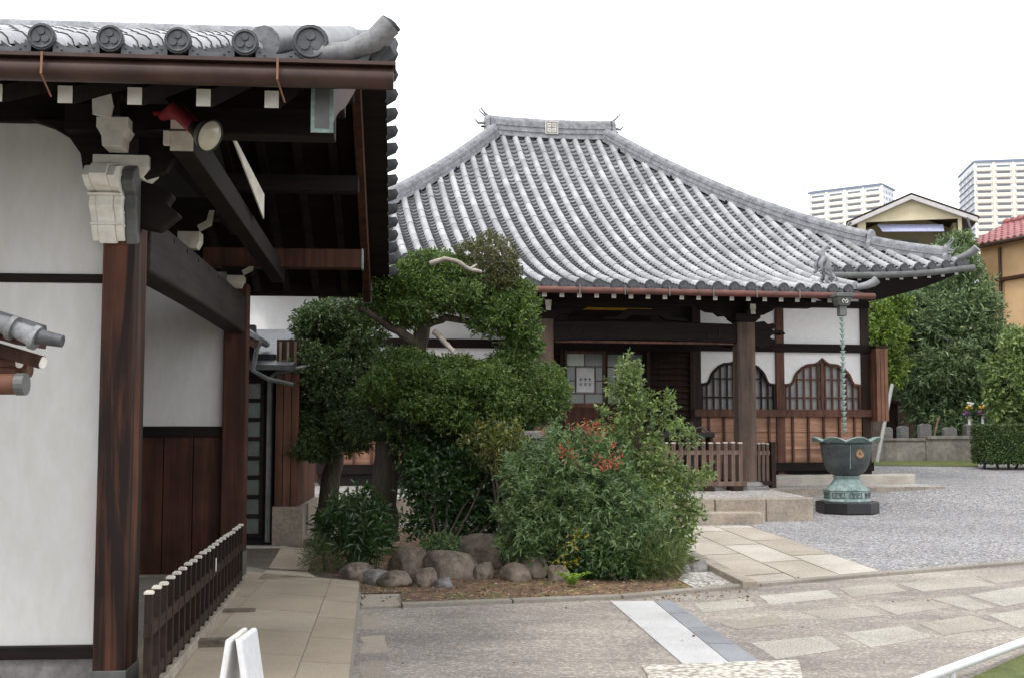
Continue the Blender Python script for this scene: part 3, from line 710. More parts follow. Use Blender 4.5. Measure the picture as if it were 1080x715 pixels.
for sg in (-1, 1):      # beams tying the porch to the hall
    mb = MB(); pts = [(sg*1.75, y, 3.05+.25*math.sin((y+7.2)/2.5*math.pi/2)) for y in np.linspace(-7.2, -4.9, 8)]
    for a, b in zip(pts, pts[1:]): mb.bar(a, b, .16, .26)
    mb.build('tie_to_hall', M['wood_black'], hall)
# lion on the porch corner, rain hopper
lx, ly = 2.86, -8.3
lion = thing('lion_ornament', 'grey clay lion ornament with raised tail on the porch roof corner above the rain chain', 'roof ornament', HW(lx, ly, Zd(8.3)+.11), HR)
def skin(name, pts, edges, rad, mat, parent, sub=2, root=0):
    me = bpy.data.meshes.new(name); me.from_pydata(pts, edges, []); o = bpy.data.objects.new(name, me); COL.objects.link(o); o.parent = parent
    s = o.modifiers.new('skin', 'SKIN')
    for i, r in enumerate(rad): me.skin_vertices[0].data[i].radius = (r, r) if not hasattr(r, '__len__') else r
    me.skin_vertices[0].data[root].use_root = True
    b = o.modifiers.new('sub', 'SUBSURF'); b.levels = sub; b.render_levels = sub; me.materials.append(mat)
    return o
def new_skin(name, pts, edges, rad, mat, parent, sub=2, root=0):
    me = bpy.data.meshes.new(name); me.from_pydata(pts, edges, []); me.skin_vertices.new() if hasattr(me.skin_vertices, 'new') else None
    o = bpy.data.objects.new(name, me); COL.objects.link(o); o.parent = parent
    o.modifiers.new('skin', 'SKIN')
    if not me.skin_vertices:
        bm = bmesh.new(); bm.from_mesh(me); bm.verts.layers.skin.verify(); bm.to_mesh(me); bm.free()
    for i, r in enumerate(rad): me.skin_vertices[0].data[i].radius = (r, r)
    me.skin_vertices[0].data[root].use_root = True
    b = o.modifiers.new('sub', 'SUBSURF'); b.levels = sub; b.render_levels = sub; me.materials.append(mat)
    return o
# body raised on its forelegs, hind quarters thrown up, mane and curled tail
LP = [(0,0,.26),(.02,0,.16),(.06,0,.08),(.15,0,.07),(-.03,0,.38),(-.08,0,.46),(-.16,0,.50),(-.23,0,.48),
      (-.06,.07,.40),(-.15,.09,.30),(-.13,.09,.20),(-.19,.09,.17),(-.06,-.07,.40),(-.15,-.09,.30),(-.13,-.09,.20),(-.19,-.09,.17),
      (.0,.08,.12),(-.06,.10,.02),(-.0,.11,-.02),(.0,-.08,.12),(-.06,-.10,.02),(-.0,-.11,-.02),(-.05,0,.56),(.03,0,.60),(.09,0,.56)]
LE = [(0,1),(1,2),(2,3),(0,4),(4,5),(5,6),(6,7),(4,8),(8,9),(9,10),(10,11),(4,12),(12,13),(13,14),(14,15),(1,16),(16,17),(17,18),(1,19),(19,20),(20,21),(5,22),(22,23),(23,24)]
LR = [.085,.09,.085,.05,.07,.045,.035,.015,.05,.045,.03,.025,.05,.045,.03,.025,.045,.035,.035,.045,.035,.035,.035,.04,.02]
body = new_skin('body', LP, LE, LR, M['tile_ridge'], lion)
mb = MB()
for k in range(22):
    a = random.uniform(0, 6.28); e = random.uniform(-.6, 1.2); d = Vector((math.cos(a)*math.cos(e)*.6-.3, math.sin(a)*math.cos(e), math.sin(e))).normalized()
    c = Vector((.03,0,.13))+d*.10; mb.tube([c, c+d*.03, c+d*.055+Vector((0,0,.012))], [.024,.022,.006], 6)
for sg in (-1, 1):
    mb.tube([(.06,sg*.06,.14),(.05,sg*.08,.19)], [.02,.006], 6); mb.lathe([(.001,.014),(.014,0),(.001,-.014)], 8, (.13,sg*.035,.10))
mb.tube([(.17,0,.055),(.2,0,.05)], [.035,.022], 8)
mb.build('mane', M['tile_ridge'], body)
BW = Vector((5.30, 19.35, 0)); BW.z = gz(BW.y)
hop = Vector((5.30, 19.42, 0))
hp = thing('rain_hopper', 'grey bronze rain hopper under the right end of the red porch gutter', 'rain hopper', (hop.x, hop.y, 3.42), HR)
mb = MB(); mb.prism([(-.15,-.15),(.15,-.15),(.15,.15),(-.15,.15)], .24, .30, 'xy'); mb.add([(-.13,-.13,.24),(.13,-.13,.24),(.13,.13,.24),(-.13,.13,.24),(-.09,-.09,.10),(.09,-.09,.10),(.09,.09,.10),(-.09,.09,.10)], [(0,1,2,3),(4,7,6,5),(0,4,5,1),(1,5,6,2),(2,6,7,3),(3,7,4,0)])
mb.box(-.06,-.06,-.06,.06,.06,.10); mb.build('hopper_body', M['gutter_dark'], hp, bevel=.008)
mb = MB(); mb.tube([(0,-.125,.17),(.03,-.125,.2),(.05,-.125,.17),(.03,-.125,.14),(0,-.125,.15)], .008, 5); mb.tube([(0,-.125,.17),(-.03,-.125,.2),(-.05,-.125,.17),(-.03,-.125,.14)], .008, 5); mb.build('hopper_scroll', M['cream'], hp)
# rain chain
ch = thing('rain_chain', 'green bronze rain chain of small flower cups hanging above the big basin', 'rain chain', (hop.x, hop.y, 1.5), 0)
ztop = 3.36; nC = 21; dz = (ztop-1.50)/nC
def cup_mb():
    mb = MB(); mb.lathe([(.012,-.045),(.02,-.03),(.028,0),(.045,.03),(.042,.03),(.025,.0),(.015,-.03)], 12, (0,0,0), mod=lambda t, r, z: (r*(1+.12*math.cos(6*t)*(z > 0)), z))
    mb.tube([(0,0,.03),(0,0,dz-.04)], .004, 5); return mb
c0 = cup_mb().build('chain_cup', M['verdigris'], ch)
for i in range(nC):
    l = (0,0,ztop-1.5-dz*(i+.6))
    if i == 0: c0.location = l
    else: dup(c0, ch, l)
# basin
bs = thing('rainwater_basin', 'big green bronze lotus-rimmed rainwater basin on a black stone base in the gravel', 'basin', BW, R(8))
mb = MB(); mb.lathe([(.001,0),(.49,0),(.49,.165),(.475,.18),(.001,.18)], 8, smooth=False, ph=.5); mb.build('base', M['black_stone'], bs, bevel=.006)
mb = MB(); mb.lathe([(.001,.18),(.385,.18),(.385,.20),(.36,.215),(.36,.345),(.375,.355),(.34,.375),(.001,.38)], 8, smooth=False, ph=.5)
ped = mb.build('pedestal', M['verdigris'], bs, bevel=.004)
mb = MB(); mb.lathe([(.33,.37),(.27,.42),(.23,.47),(.20,.52),(.19,.545),(.21,.555),(.21,.575),(.18,.585)], 40, mod=lambda t, r, z: (r*(1+.025*math.cos(20*t)), z)); mb.build('lotus_foot', M['verdigris'], ped)
mb = MB()
for k in range(8):
    a = 2*math.pi*k/8+math.pi/8*0; d = Vector((math.cos(a), math.sin(a), 0)); r = Vector((-d.y, d.x, 0)); c = d*.337+Vector((0,0,.28))
    for (u0, v0, u1, v1) in ((-.10,-.04,.10,-.032),(-.10,.032,.10,.04),(-.10,-.04,-.092,.04),(.092,-.04,.10,.04)):
        q = [c+r*u0+Vector((0,0,v0)), c+r*u1+Vector((0,0,v0)), c+r*u1+Vector((0,0,v1)), c+r*u0+Vector((0,0,v1))]
        mb.add([p-d*.004 for p in q]+[p+d*.004 for p in q], [(4,5,6,7),(0,1,5,4),(1,2,6,5),(2,3,7,6),(3,0,4,7)])
    for s_ in (-1, 1): mb.tube([c+r*(s_*.035+.022*math.cos(t))+Vector((0,0,.018*math.sin(t))) for t in np.linspace(0, 5.2, 9)], .006, 4)
mb.build('panel_relief', M['bronze'], ped)
def lobes(t, r, z): return (r*(1+.03*abs(math.cos(4*t))*(z > .75)), z)
mb = MB(); mb.lathe([(.17,.58),(.235,.60),(.30,.66),(.345,.76),(.375,.90),(.39,1.03),(.40,1.10),(.37,1.10),(.35,1.0),(.32,.8),(.2,.66),(.001,.64)], 48, mod=lobes); bowl = mb.build('bowl', M['bronze'], bs)
def rimmod(t, r, z):
    k = max(0, (r-.36)/.2); c = abs(math.cos(4*t)); return (r*(1+.07*k*(c-.5)), z-.055*k*(1-c)**1.0*1.0+ .03*k*c)
mb = MB(); mb.lathe([(.385,1.09),(.43,1.125),(.48,1.15),(.53,1.155),(.535,1.17),(.48,1.172),(.42,1.15),(.36,1.11),(.36,1.09)], 96, mod=rimmod); mb.build('petal_rim', M['verdigris'], bs)
mb = MB(); mb.tube([(0.36,0,.7),(.40,0,.95),(.408,0,1.06)],.006,5); a = R(-62)
sm = mb.build('green_streak', M['verdigris'], bowl); sm.rotation_euler.z = R(-104)
a = R(-82); d = Vector((math.cos(a), math.sin(a), .12)).normalized(); c = Vector((math.cos(a)*.392, math.sin(a)*.392, .93))
mb = MB(); mb.disc(c, .075, d, .012, 24); cr = mb.build('crest_medallion', M['crest'], bowl)
r_ = Vector((-math.sin(a), math.cos(a), 0)); u_ = d.cross(r_).normalized()*-1
mb = MB()
for k in range(3):
    t0 = R(90+120*k); q = c+d*.012+r_*math.cos(t0)*.033+u_*math.sin(t0)*.033
    mb.tube([q+(r_*math.cos(t)*.024+u_*math.sin(t)*.024) for t in np.linspace(0, 6.28, 11)], .004, 4)
    mb.tube([c+d*.014, q], .004, 4)
mb.tube([c+d*.012+(r_*math.cos(t)+u_*math.sin(t))*.068 for t in np.linspace(0, 6.28, 22)], .005, 4)
mb.build('crest_relief', M['bronze'], cr)

# platform of the porch with kerb and step
pf = MB(); pp = [(-5.6,-9.2),(-2.2,-9.2),(-2.2,-10.0),(1.72,-10.0),(1.9,-9.2),(2.2,-7.3),(5.7,-6.9),(5.7,-4.6),(-6.4,-4.6)]
pf.prism([HW(*p).xy[:] for p in pp], .2, .545, 'xy'); pf.m = [1]*len(pf.m); pf.m[0] = pf.m[1] = 0; plat = pf.build('platform', [M['gravel_pale'], M['stone_warm']]); plat['kind'] = 'structure'
def kerb(name, pts, w, z0, z1, mat, label, cat, joints=3, group=None):
    t = thing(name, label, cat, pts[0], 0, group) if False else None
    return t
def stone_block(name, a, b, depth, z0, z1, mat, label, cat, bev=.02, wob=.01, group=None):
    a = Vector(a[:2]+(0,)) if isinstance(a, tuple) else Vector((a.x, a.y, 0)); b = Vector((b.x, b.y, 0))
    L = (b-a).length; d = (b-a)/L; ang = math.atan2(d.y, d.x)
    mb = MB(); n_ = max(2, int(L/.3)); vs = []
    for i in range(n_+1):
        x = L*i/n_
        for (y, z) in ((0, z0), (0, z1), (depth, z1), (depth, z0)): vs.append((x, y+random.uniform(-wob, wob), z-z0+(random.uniform(-wob, wob)*.6 if z == z1 else 0)))
    fs = [(i*4+k, i*4+(k+1) % 4, (i+1)*4+(k+1) % 4, (i+1)*4+k) for i in range(n_) for k in range(4)]+[(0,1,2,3), (n_*4+3, n_*4+2, n_*4+1, n_*4)]
    mb.add(vs, fs); o = mb.build(name, mat, None, bevel=bev, loc=(a.x, a.y, z0), rz=ang)
    return tag(o, label, cat, group)
xs = [-2.2, -.9, .22, 1.0, 1.74]
klab = ['long kerb stone of the porch terrace hidden behind the bushes', 'kerb stone of the porch terrace behind the tall shrub', 'kerb stone of the porch terrace just right of the tall shrub', 'stained mossy last kerb stone of the porch terrace beside the basin']
for i in range(4):
    stone_block('kerb_stone', HW(xs[i]+.006, -10.12), HW(xs[i+1]-.006, -10.12), .3, .15, .55, M['stone_warm'], klab[i], 'kerb stone', group='kerb stones of the porch terrace')
stone_block('step_stone', HW(-.6, -10.46), HW(.80, -10.46), .35, .15, .37, M['stone_warm'], 'low stone step at the head of the slab path below the terrace kerb', 'step')
stone_block('long_edging_stone', G(818,514), G(966,511), .32, .40, .73, M['stone'], 'long pale edging stone on the gravel behind the basin', 'edging stone', .03, .02)
stone_block('stone_block', HW(4.2,-5.35), HW(5.0,-5.35), .35, .5, .62, M['stone'], 'small pale stone block at the foot of the hall wall behind the basin', 'stone')
for k, (a, b, zz) in enumerate(((G(296,576), G(346,577), .23), (G(298,560), G(352,562), .33), (G(302,546), G(392,548), .45))):
    stone_block('garden_step', a+Vector((0,.1,0)), b+Vector((0,.1,0)), 1.1, 0, zz, M['stone_warm'], ['lowest mossy stone step left of the small tree trunk', 'middle mossy stone step left of the small tree trunk', 'top pale stone step behind the small tree trunk'][k], 'step', group='old stone steps behind the trees')

# wooden picket fences before the hall
def picket_fence(name, label, a, b, z0, h, n, mat, rail_mat, cap=None, pw=.055, feet=0, railz=(.72,), loc=None):
    a = Vector((a.x, a.y, 0)); b = Vector((b.x, b.y, 0)); L = (b-a).length; d = (b-a)/L
    t = thing(name, label, 'fence', (a.x, a.y, z0), math.atan2(d.y, d.x))
    pk = MB(); hw = pw/2
    pk.add([(-hw,-hw,.06),(hw,-hw,.06),(hw,hw,.06),(-hw,hw,.06),(-hw,-hw,h-.02),(hw,-hw,h-.02),(hw,hw,h-.02),(-hw,hw,h-.02),(-hw*.6,-hw*.6,h),(hw*.6,-hw*.6,h),(hw*.6,hw*.6,h),(-hw*.6,hw*.6,h)],
       [(3,2,1,0),(0,1,5,4),(1,2,6,5),(2,3,7,6),(3,0,4,7),(4,5,9,8),(5,6,10,9),(6,7,11,10),(7,4,8,11),(8,9,10,11)])
    p0 = pk.build('picket', mat, t); c0 = None
    if cap:
        m2 = MB(); m2.add([(-hw-.004,-hw-.004,h-.016),(hw+.004,-hw-.004,h-.016),(hw+.004,hw+.004,h-.016),(-hw-.004,hw+.004,h-.016),(-hw-.004,-hw-.004,h-.004),(hw+.004,-hw-.004,h-.004),(hw+.004,hw+.004,h-.004),(-hw-.004,hw+.004,h-.004),(-hw*.7,-hw*.7,h+.004),(hw*.7,-hw*.7,h+.004),(hw*.7,hw*.7,h+.004),(-hw*.7,hw*.7,h+.004)],
            [(0,1,5,4),(1,2,6,5),(2,3,7,6),(3,0,4,7),(4,5,9,8),(5,6,10,9),(6,7,11,10),(7,4,8,11),(8,9,10,11)]); c0 = m2.build('picket_cap', cap, p0)
    for i in range(n):
        l = (L*i/(n-1), 0, random.uniform(-.006, .006))
        if i == 0: p0.location = l
        else:
            q = dup(p0, t, l)
            if c0: dup(c0, q)
    for rz_ in railz:
        mb = MB(); mb.box(-.05, -.018, h*rz_, L+.05, .018, h*rz_+.07); mb.build('rail', mat, t)
    mb = MB(); mb.box(-.1, -.045, 0, L+.1, .045, .075); mb.build('ground_rail', rail_mat, t, bevel=.006)
    return t, L
fy = -7.75
f1, L1 = picket_fence('picket_fence', 'weathered brown picket fence left of the porch post, partly behind the leafy shrub', HW(-.15, fy), HW(1.52, fy), .62, .72, 14, M['wood_grey'], M['wood_grey'], M['cream'], .06)
for k, x in enumerate(np.linspace(.1, L1-.1, 4)):
    mb = MB(); mb.box(x-.09, -.16, -.085, x+.09, .16, 0); mb.build('foot', M['wood_dark'], f1, bevel=.01)
f2, L2 = picket_fence('picket_fence', 'short weathered picket fence right of the porch post with a dark end post', HW(2.0, fy+.6), HW(2.27, fy+.68), .60, .72, 4, M['wood_grey'], M['wood_dark'], M['cream'], .05)
mb = MB(); mb.box(L2+.06,-.05,-.05,L2+.16,.05,.74); mb.build('end_post', M['wood_dark'], f2, bevel=.008)
f3, L3 = picket_fence('picket_fence', 'weathered picket fence returning back to the hall behind the porch post', HW(1.95, fy+.5), HW(1.75, WY-.9), .60, .72, 10, M['wood_grey'], M['wood_dark'], None, .05)
# iron stand behind the fence
st = thing('iron_candle_stand', 'small dark iron stand with a curved handle behind the picket fence', 'iron stand', HW(.95, -6.9, .55), HR)
st.scale = (1.3, 1.3, 1.45)
mb = MB(); mb.lathe([(.001,0),(.2,0),(.18,.04),(.04,.08),(.03,.5),(.05,.56),(.09,.6),(.09,.64),(.04,.66),(.03,.72),(.05,.76),(.001,.8)], 14, (0,0,0)); mb.build('stem', M['iron'], st)
mb = MB(); mb.box(-.45,-.12,.60,.30,.12,.66); mb.box(-.42,-.1,.45,-.38,.1,.6); mb.box(.24,-.1,.45,.28,.1,.6); mb.build('tray', M['iron'], st, bevel=.008)
mb = MB(); mb.tube([(.04,0,.7),(.16,0,.72),(.25,0,.66),(.3,0,.55)], [.014,.014,.012,.016], 6); mb.build('handle', M['gutter_dark'], st)

# ------------------------------------------------------------------ left gate building
LR_ = R(5.2); LO = Vector((-2.22, 7.1, 0))
gate = thing('gate_building', 'near gate building with white plaster wall, dark timber posts and tiled eave', 'gate building', LO, LR_)
def LW(x, y, z=0): return Vector((LO.x+x*math.cos(LR_)-y*math.sin(LR_), LO.y+x*math.sin(LR_)+y*math.cos(LR_), z))
def LB(name, mat, *boxes, bevel=.006, parent=None):
    mb = MB()
    for b in boxes: mb.box(*b)
    return mb.build(name, mat, parent or gate, bevel=bevel)
LB('front_post', M['wood_flame'], (-.19,0,.12,0,.34,2.98), bevel=.018)
LB('post_base_cap', M['gutter_dark'], (-.195,-.005,.0,.005,.345,.14))
LB('rear_post', M['wood_board'], (-.19,4.92,.10,.04,5.14,2.98), bevel=.014)
LB('rear_post_shoe', M['gutter_dark'], (-.195,4.915,.10,.045,5.145,.34), bevel=.004)
LB('rear_post_plinth', M['stone_warm'], (-.26,4.85,.0,.11,5.21,.10), bevel=.02)
LB('front_wall', M['plaster_eave_shade'], (-4.2,.10,.27,-.19,.22,2.385), (-4.2,.10,2.435,-.19,.22,3.34))
LB('wall_band', M['wood_black'], (-4.2,.08,2.385,-.19,.22,2.435))
LB('wall_sill', M['wood_black'], (-4.2,.05,.20,-.195,.24,.27))
LB('foundation', M['grey_stone'], (-4.2,.08,.0,-.195,.24,.20))
LB('front_plate', M['wood_black'], (-4.2,.075,3.34,-.1,.30,3.56))
# rear wall of the bay
LB('rear_wall', M['plaster_eave_shade'], (-4.2,5.0,1.56,-.19,5.1,3.1))
LB('rear_rail', M['wood_black'], (-4.2,4.97,1.46,-.19,5.1,1.56))
bd = LB('rear_boards', M['wood_board'], *[(-.19-.285*(k+1)+.004,5.0-.006*(k % 2),.12,-.19-.285*k-.004,5.08,1.46) for k in range(14)], bevel=.004)
LB('rear_sill', M['stone_warm'], (-4.2,4.92,0,-.26,5.15,.12))
LB('side_wall', M['plaster_eave_shade'], (-4.3,.1,0,-4.2,5.1,3.3))
LB('bay_floor', M['concrete'], (-4.2,.24,.008,-.2,4.9,.05))
# curved tie beams along the open bay
def curved_beam(name, x0, x1, ya, yb, zt, zb_, camber, mat, n=12):
    ys = np.linspace(ya, yb, n); top = [(y, zt+camber*math.sin(math.pi*(y-ya)/(yb-ya))) for y in ys]; bot = [(y, zb_+camber*.9*math.sin(math.pi*(y-ya)/(yb-ya))) for y in ys[::-1]]
    mb = MB(); mb.prism(top+bot, x0, x1, 'yz'); return mb.build(name, mat, gate, bevel=.02)
cb = curved_beam('rainbow_beam', -.17, .02, .34, 4.92, 2.84, 2.48, .015, M['wood_dark_y'])
mb = MB()
for k in range(9): y = .6+k*.5; mb.lathe([(.001,.006),(.014,.004),(.018,0)], 8, (.0,0,0)) if False else mb.disc((.02,y,2.79+.015*math.sin(math.pi*(y-.34)/4.58)), .014, (1,0,0), .006, 8)
mb.build('stud', M['iron'], cb)
mb = MB(); mb.bar((-.08,.0,3.60),(-.08,5.2,3.60),.16,.20); mb.build('upper_side_beam', M['wood_black'], gate)
ub = MB(); ub.bar((.30,-.25,3.20),(.30,5.3,3.12),.13,.18); ub.build('outer_side_beam', M['wood_black'], gate, bevel=.01)
mb = MB(); mb.box(.235,-.256,3.11,.365,-.2505,3.29); mb.box(.20,-.28,3.14,.235,-.24,3.22); mb.build('white_beam_end', M['cream'], gate)
mb = MB(); mb.prism([(.7,3.44),(.9,3.46),(2.6,3.42),(2.6,3.22)], .44, .45, 'yz'); mb.build('pale_infill_board', M['cream'], gate)
# carved white nosing on the near post
nz = MB(); prof = [(.06,2.62),(-.05,2.60),(-.10,2.66),(-.12,2.74),(-.18,2.80),(-.16,2.88),(-.28,2.90),(-.36,2.95),(-.30,3.02),(-.18,3.05),(-.05,3.08),(.06,3.06)]
for xa, xb, k_ in ((-.235,-.195,.94),(-.1945,-.098,1.0),(-.0975,-.0555,.94)):
    nz.prism([(p[0]*k_, 2.84+(p[1]-2.84)*k_) for p in prof], xa, xb, 'yz')
for zz in (2.70, 2.775, 2.86, 2.98): nz.box(-.238, -.20 if zz > 2.8 else -.13, zz, -.05, .0, zz+.012)
nz.build('carved_nosing', M['white'], gate, bevel=.006)
nz = MB(); prof2 = [(p[0]*.55+.02, p[1]) for p in prof]; nz.prism([(a, b) for a, b in prof2], -.055, .015, 'yz'); nz.build('nosing_cheek', M['gutter_dark'], gate, bevel=.012)
nz = MB(); nz.prism([(.0,3.0),(.08,2.98),(.20,2.92),(.16,2.86),(.24,2.80),(.12,2.70),(0,2.72)], .06, .2, 'xz'); nz.build('side_nosing', M['wood_black'], gate, bevel=.015)
def masu(mb, x, y, z, w, h):
    a = w*.36; b = w/2
    mb.add([(x-a,y-a,z),(x+a,y-a,z),(x+a,y+a,z),(x-a,y+a,z),(x-b,y-b,z+h*.45),(x+b,y-b,z+h*.45),(x+b,y+b,z+h*.45),(x-b,y+b,z+h*.45),(x-b,y-b,z+h),(x+b,y-b,z+h),(x+b,y+b,z+h),(x-b,y+b,z+h)],
       [(3,2,1,0),(0,1,5,4),(1,2,6,5),(2,3,7,6),(3,0,4,7),(4,5,9,8),(5,6,10,9),(6,7,11,10),(7,4,8,11),(8,9,10,11)])
mb = MB(); masu(mb, -.09, .12, 3.0, .32, .13); mb.build('bearing_block', M['white'], gate, bevel=.003)
mb = MB(); mb.prism([(-.155,3.14),(-.045,3.14),(-.04,3.20),(-.01,3.25),(-.01,3.31),(-.19,3.31),(-.19,3.25),(-.16,3.20)], -.22, -.04, 'xz'); mb.build('small_block', M['white'], gate, bevel=.003)
mb = MB(); mb.box(-.17,-.25,3.31,-.05,.1,3.44); mb.build('bracket_arm', M['wood_black'], gate)
mb = MB(); mb.prism([(-.20,3.31),(-.10,3.29),(-.085,3.36),(-.10,3.43),(-.115,3.46),(-.22,3.47),(-.205,3.40)], -.27, -.2505, 'xz'); mb.build('wavy_white_end', M['white'], gate)
mb = MB(); mb.prism([(-.62,3.34),(-.50,3.30),(-.40,3.24),(-.33,3.14),(-.31,3.02),(-.18,3.0),(-.12,3.05),(-.12,3.34)], .0, .09, 'xz'); mb.prism([(.45,3.34),(.35,3.28),(.24,3.2),(.16,3.05),(.0,3.0),(.0,3.34)], .02, .11, 'xz'); mb.build('cloud_arm', M['wood_black'], gate)
for (x, y) in ((-.08, 2.3), (-.08, 4.95)):
    mb = MB(); masu(mb, x, y, 2.92, .17, .13); mb.build('block', M['cream'], gate, bevel=.005)
    mb = MB(); mb.prism([(x-.05,3.06),(x+.07,3.06),(x+.20,3.18),(x+.20,3.32),(x-.2,3.32),(x-.2,3.18)], y-.05, y+.05, 'xz'); mb.build('arm', M['wood_black'], gate)
    mb = MB(); mb.prism([(x+.08,3.05),(x+.17,3.10),(x+.19,3.22),(x+.15,3.22),(x+.13,3.14),(x+.06,3.1)], y-.057, y-.0505, 'xz'); mb.build('white_arm_face', M['cream'], gate)
# roof
EY0, EY1, RYC = -1.45, 6.75, 2.65; VX = 1.42
def gate_z(y, sl=.34): return 3.285+sl*(min(y-EY0, EY1-y))
rf = MB()
for (ya, yb) in ((EY0, RYC), (RYC, EY1)):
    za, zb = gate_z(ya), gate_z(yb)
    rf.add([(-4.5,ya,za-.02),(VX,ya,za-.02),(VX,yb,zb-.02),(-4.5,yb,zb-.02),(-4.5,ya,za-.08),(VX,ya,za-.08),(VX,yb,zb-.08),(-4.5,yb,zb-.08)], [(0,1,2,3),(7,6,5,4),(0,4,5,1),(1,5,6,2),(2,6,7,3),(3,7,4,0)])
rf.build('soffit_boards', M['wood_black'], gate)
gsp = .315; gx = [1.30-.0]
rows = [.81-gsp*k for k in range(0, 16)]       # rows of round tiles
tl = MB()
for x in rows:
    for (ya, yb) in ((EY0, RYC), (EY1, RYC)):
        k = 13
        for j in range(k):
            a = ya+(yb-ya)*j/k; b = ya+(yb-ya)*(j+1)/k; pa = Vector((x,a,gate_z(a)+.02)); pb = Vector((x,b,gate_z(b)+.02))
            d = (pa-pb).normalized(); r = Vector((1,0,0)); u = Vector((0,-d.z,d.y)); u = u if u.z > 0 else -u
            vs = [p+r*math.cos(math.pi*t/6)*rr+u*(math.sin(math.pi*t/6)*rr+.02) for p, rr in ((pb,.058),(pa+d*.015,.066)) for t in range(7)]
            tl.add(vs, [(t, t+1, t+8, t+7) for t in range(6)], 0, True); tl.add(vs[7:], [tuple(range(7))], 1)
for x in rows+[rows[-1]-gsp]:
    x0, x1 = x+.05, x+gsp-.05
    if x0 > 1.0: continue
    for (ya, yb) in ((EY0, RYC), (EY1, RYC)):
        k = 22
        for j in range(k):
            a = ya+(yb-ya)*j/k; b = ya+(yb-ya)*(j+1)/k
            vs = []
            for yy, lift in ((b, 0), (a, .035), (a, .01)):
                for t in range(5): xx = x0+(x1-x0)*t/4; vs.append((xx, yy, gate_z(yy)-.045*(1-((t-2)/2)**2)+.03+lift))
            tl.add(vs, [(t, t+1, t+6, t+5) for t in range(4)], 0, True); tl.add(vs[5:], [(t, t+1, t+6, t+5) for t in range(4)], 1)
tl.build('roof_tiles', [M['tile'], M['tile_dark']], gate, recalc=False)
e0 = MB(); end_disc(e0, (0,-.035,.055), .064); eo = e0.build('eave_end_tile', M['tile_dark'], gate)
firstE = True
for x in rows:
    l = (x, EY0, gate_z(EY0)+.02)
    if firstE: eo.location = l; firstE = False
    else: dup(eo, gate, l)
pe = MB(); x0, x1 = .05, gsp-.05; vs = []
for yy in (.02, -.03):
    for t in range(7): xx = x0+(x1-x0)*t/6; dip = -.045*(1-((t-3)/3)**2); vs += [(xx, yy, dip+.07), (xx, yy, dip-.005)]
pe.add(vs, [(14+2*t, 16+2*t, 17+2*t, 15+2*t) for t in range(6)]+[(2*t, 2*t+2, 16+2*t, 14+2*t) for t in range(6)]+[(1+2*t, 3+2*t, 17+2*t, 15+2*t) for t in range(6)])
for t in range(9): pe.lathe([(.001,.006),(.007,0)], 5, (x0+.02+t*.021, -.032, .03-.035*(1-((t-4)/4)**2)))
po = pe.build('pan_end_tile', M['tile_dark'], gate); fp = True
for x in rows+[rows[-1]-gsp]:
    if x+.05 > 1.0: continue
    l = (x, EY0, gate_z(EY0))
    if fp: po.location = l; fp = False
    else: dup(po, gate, l)
# verge: descending ridge tiles, big end disc and upturned corner tile
for sgn, ye in ((1, EY0), (-1, EY1)):
    for x, r, dy, dsc in ((.87, .085, .22, False), (1.12, .088, 0, True)):
        mb = MB(); pts = [Vector((x, y, gate_z(y)+.09)) for y in np.linspace(ye+sgn*dy, RYC, 8)]; mb.tube(pts, r*.95, 12); mb.build('verge_ridge', M['tile_pan'], gate)
        if dsc: mb = MB(); end_disc(mb, (x, ye-sgn*.03, gate_z(ye)+.085), r, (0,-sgn,0)); mb.build('verge_end_disc', M['tile_dark'], gate)
    z = gate_z(ye)
    mb = MB(); mb.tube([(1.14,ye-sgn*.0,z+.04),(1.30,ye-sgn*.02,z+.05),(1.42,ye-sgn*.04,z+.10),(1.50,ye-sgn*.05,z+.18)], [.045,.05,.055,.058], 14)
    mb.build('upturned_corner_tile', M['tile_pan'], gate)
    mb = MB(); c = Vector((1.50,ye-sgn*.05,z+.18)); mb.disc(c, .055, (.6,-sgn*.1,.8), .012, 16); mb.disc(c+Vector((.6,-sgn*.1,.8))*.012, .03, (.6,-sgn*.1,.8), .008, 6); mb.build('corner_crest', M['tile_dark'], gate)
    mb = MB(); vs = []
    mb.prism([(1.1,z-.0),(1.35,z+.01),(1.42,z+.08),(1.40,z+.02),(1.36,z-.05),(1.1,z-.05)], ye-sgn*.03, ye+sgn*.1, 'xz'); mb.build('corner_pan_tile', M['tile_dark'], gate)
vt0 = MB(); vt0.add([(0,-.12,.04),(.09,-.12,.05),(.09,-.10,-.05),(0,-.10,-.07),(0,.13,.03),(.02,.13,.03),(.02,.13,-.03),(0,.13,-.04),(.115,-.125,.0)],
  [(0,3,2,8,1),(4,5,6,7),(0,1,5,4),(1,8,6,5),(8,2,6),(2,3,7,6),(3,0,4,7)]); v0 = vt0.build('verge_tile', M['tile_dark'], gate); fv = True
for ya, yb in ((EY0, RYC), (EY1, RYC)):
    for j in range(15):
        y = ya+(yb-ya)*(j+.5)/15; l = (VX-.01, y, gate_z(y)+.0)
        if fv: v0.location = l; fv = False
        else: dup(v0, gate, l)
mb = MB(); ridge_stack(mb, [(-4.5,RYC,gate_z(RYC)-.06),(1.3,RYC,gate_z(RYC)-.06)], .24, .12, 3); mb.build('main_ridge', M['tile_ridge'], gate)
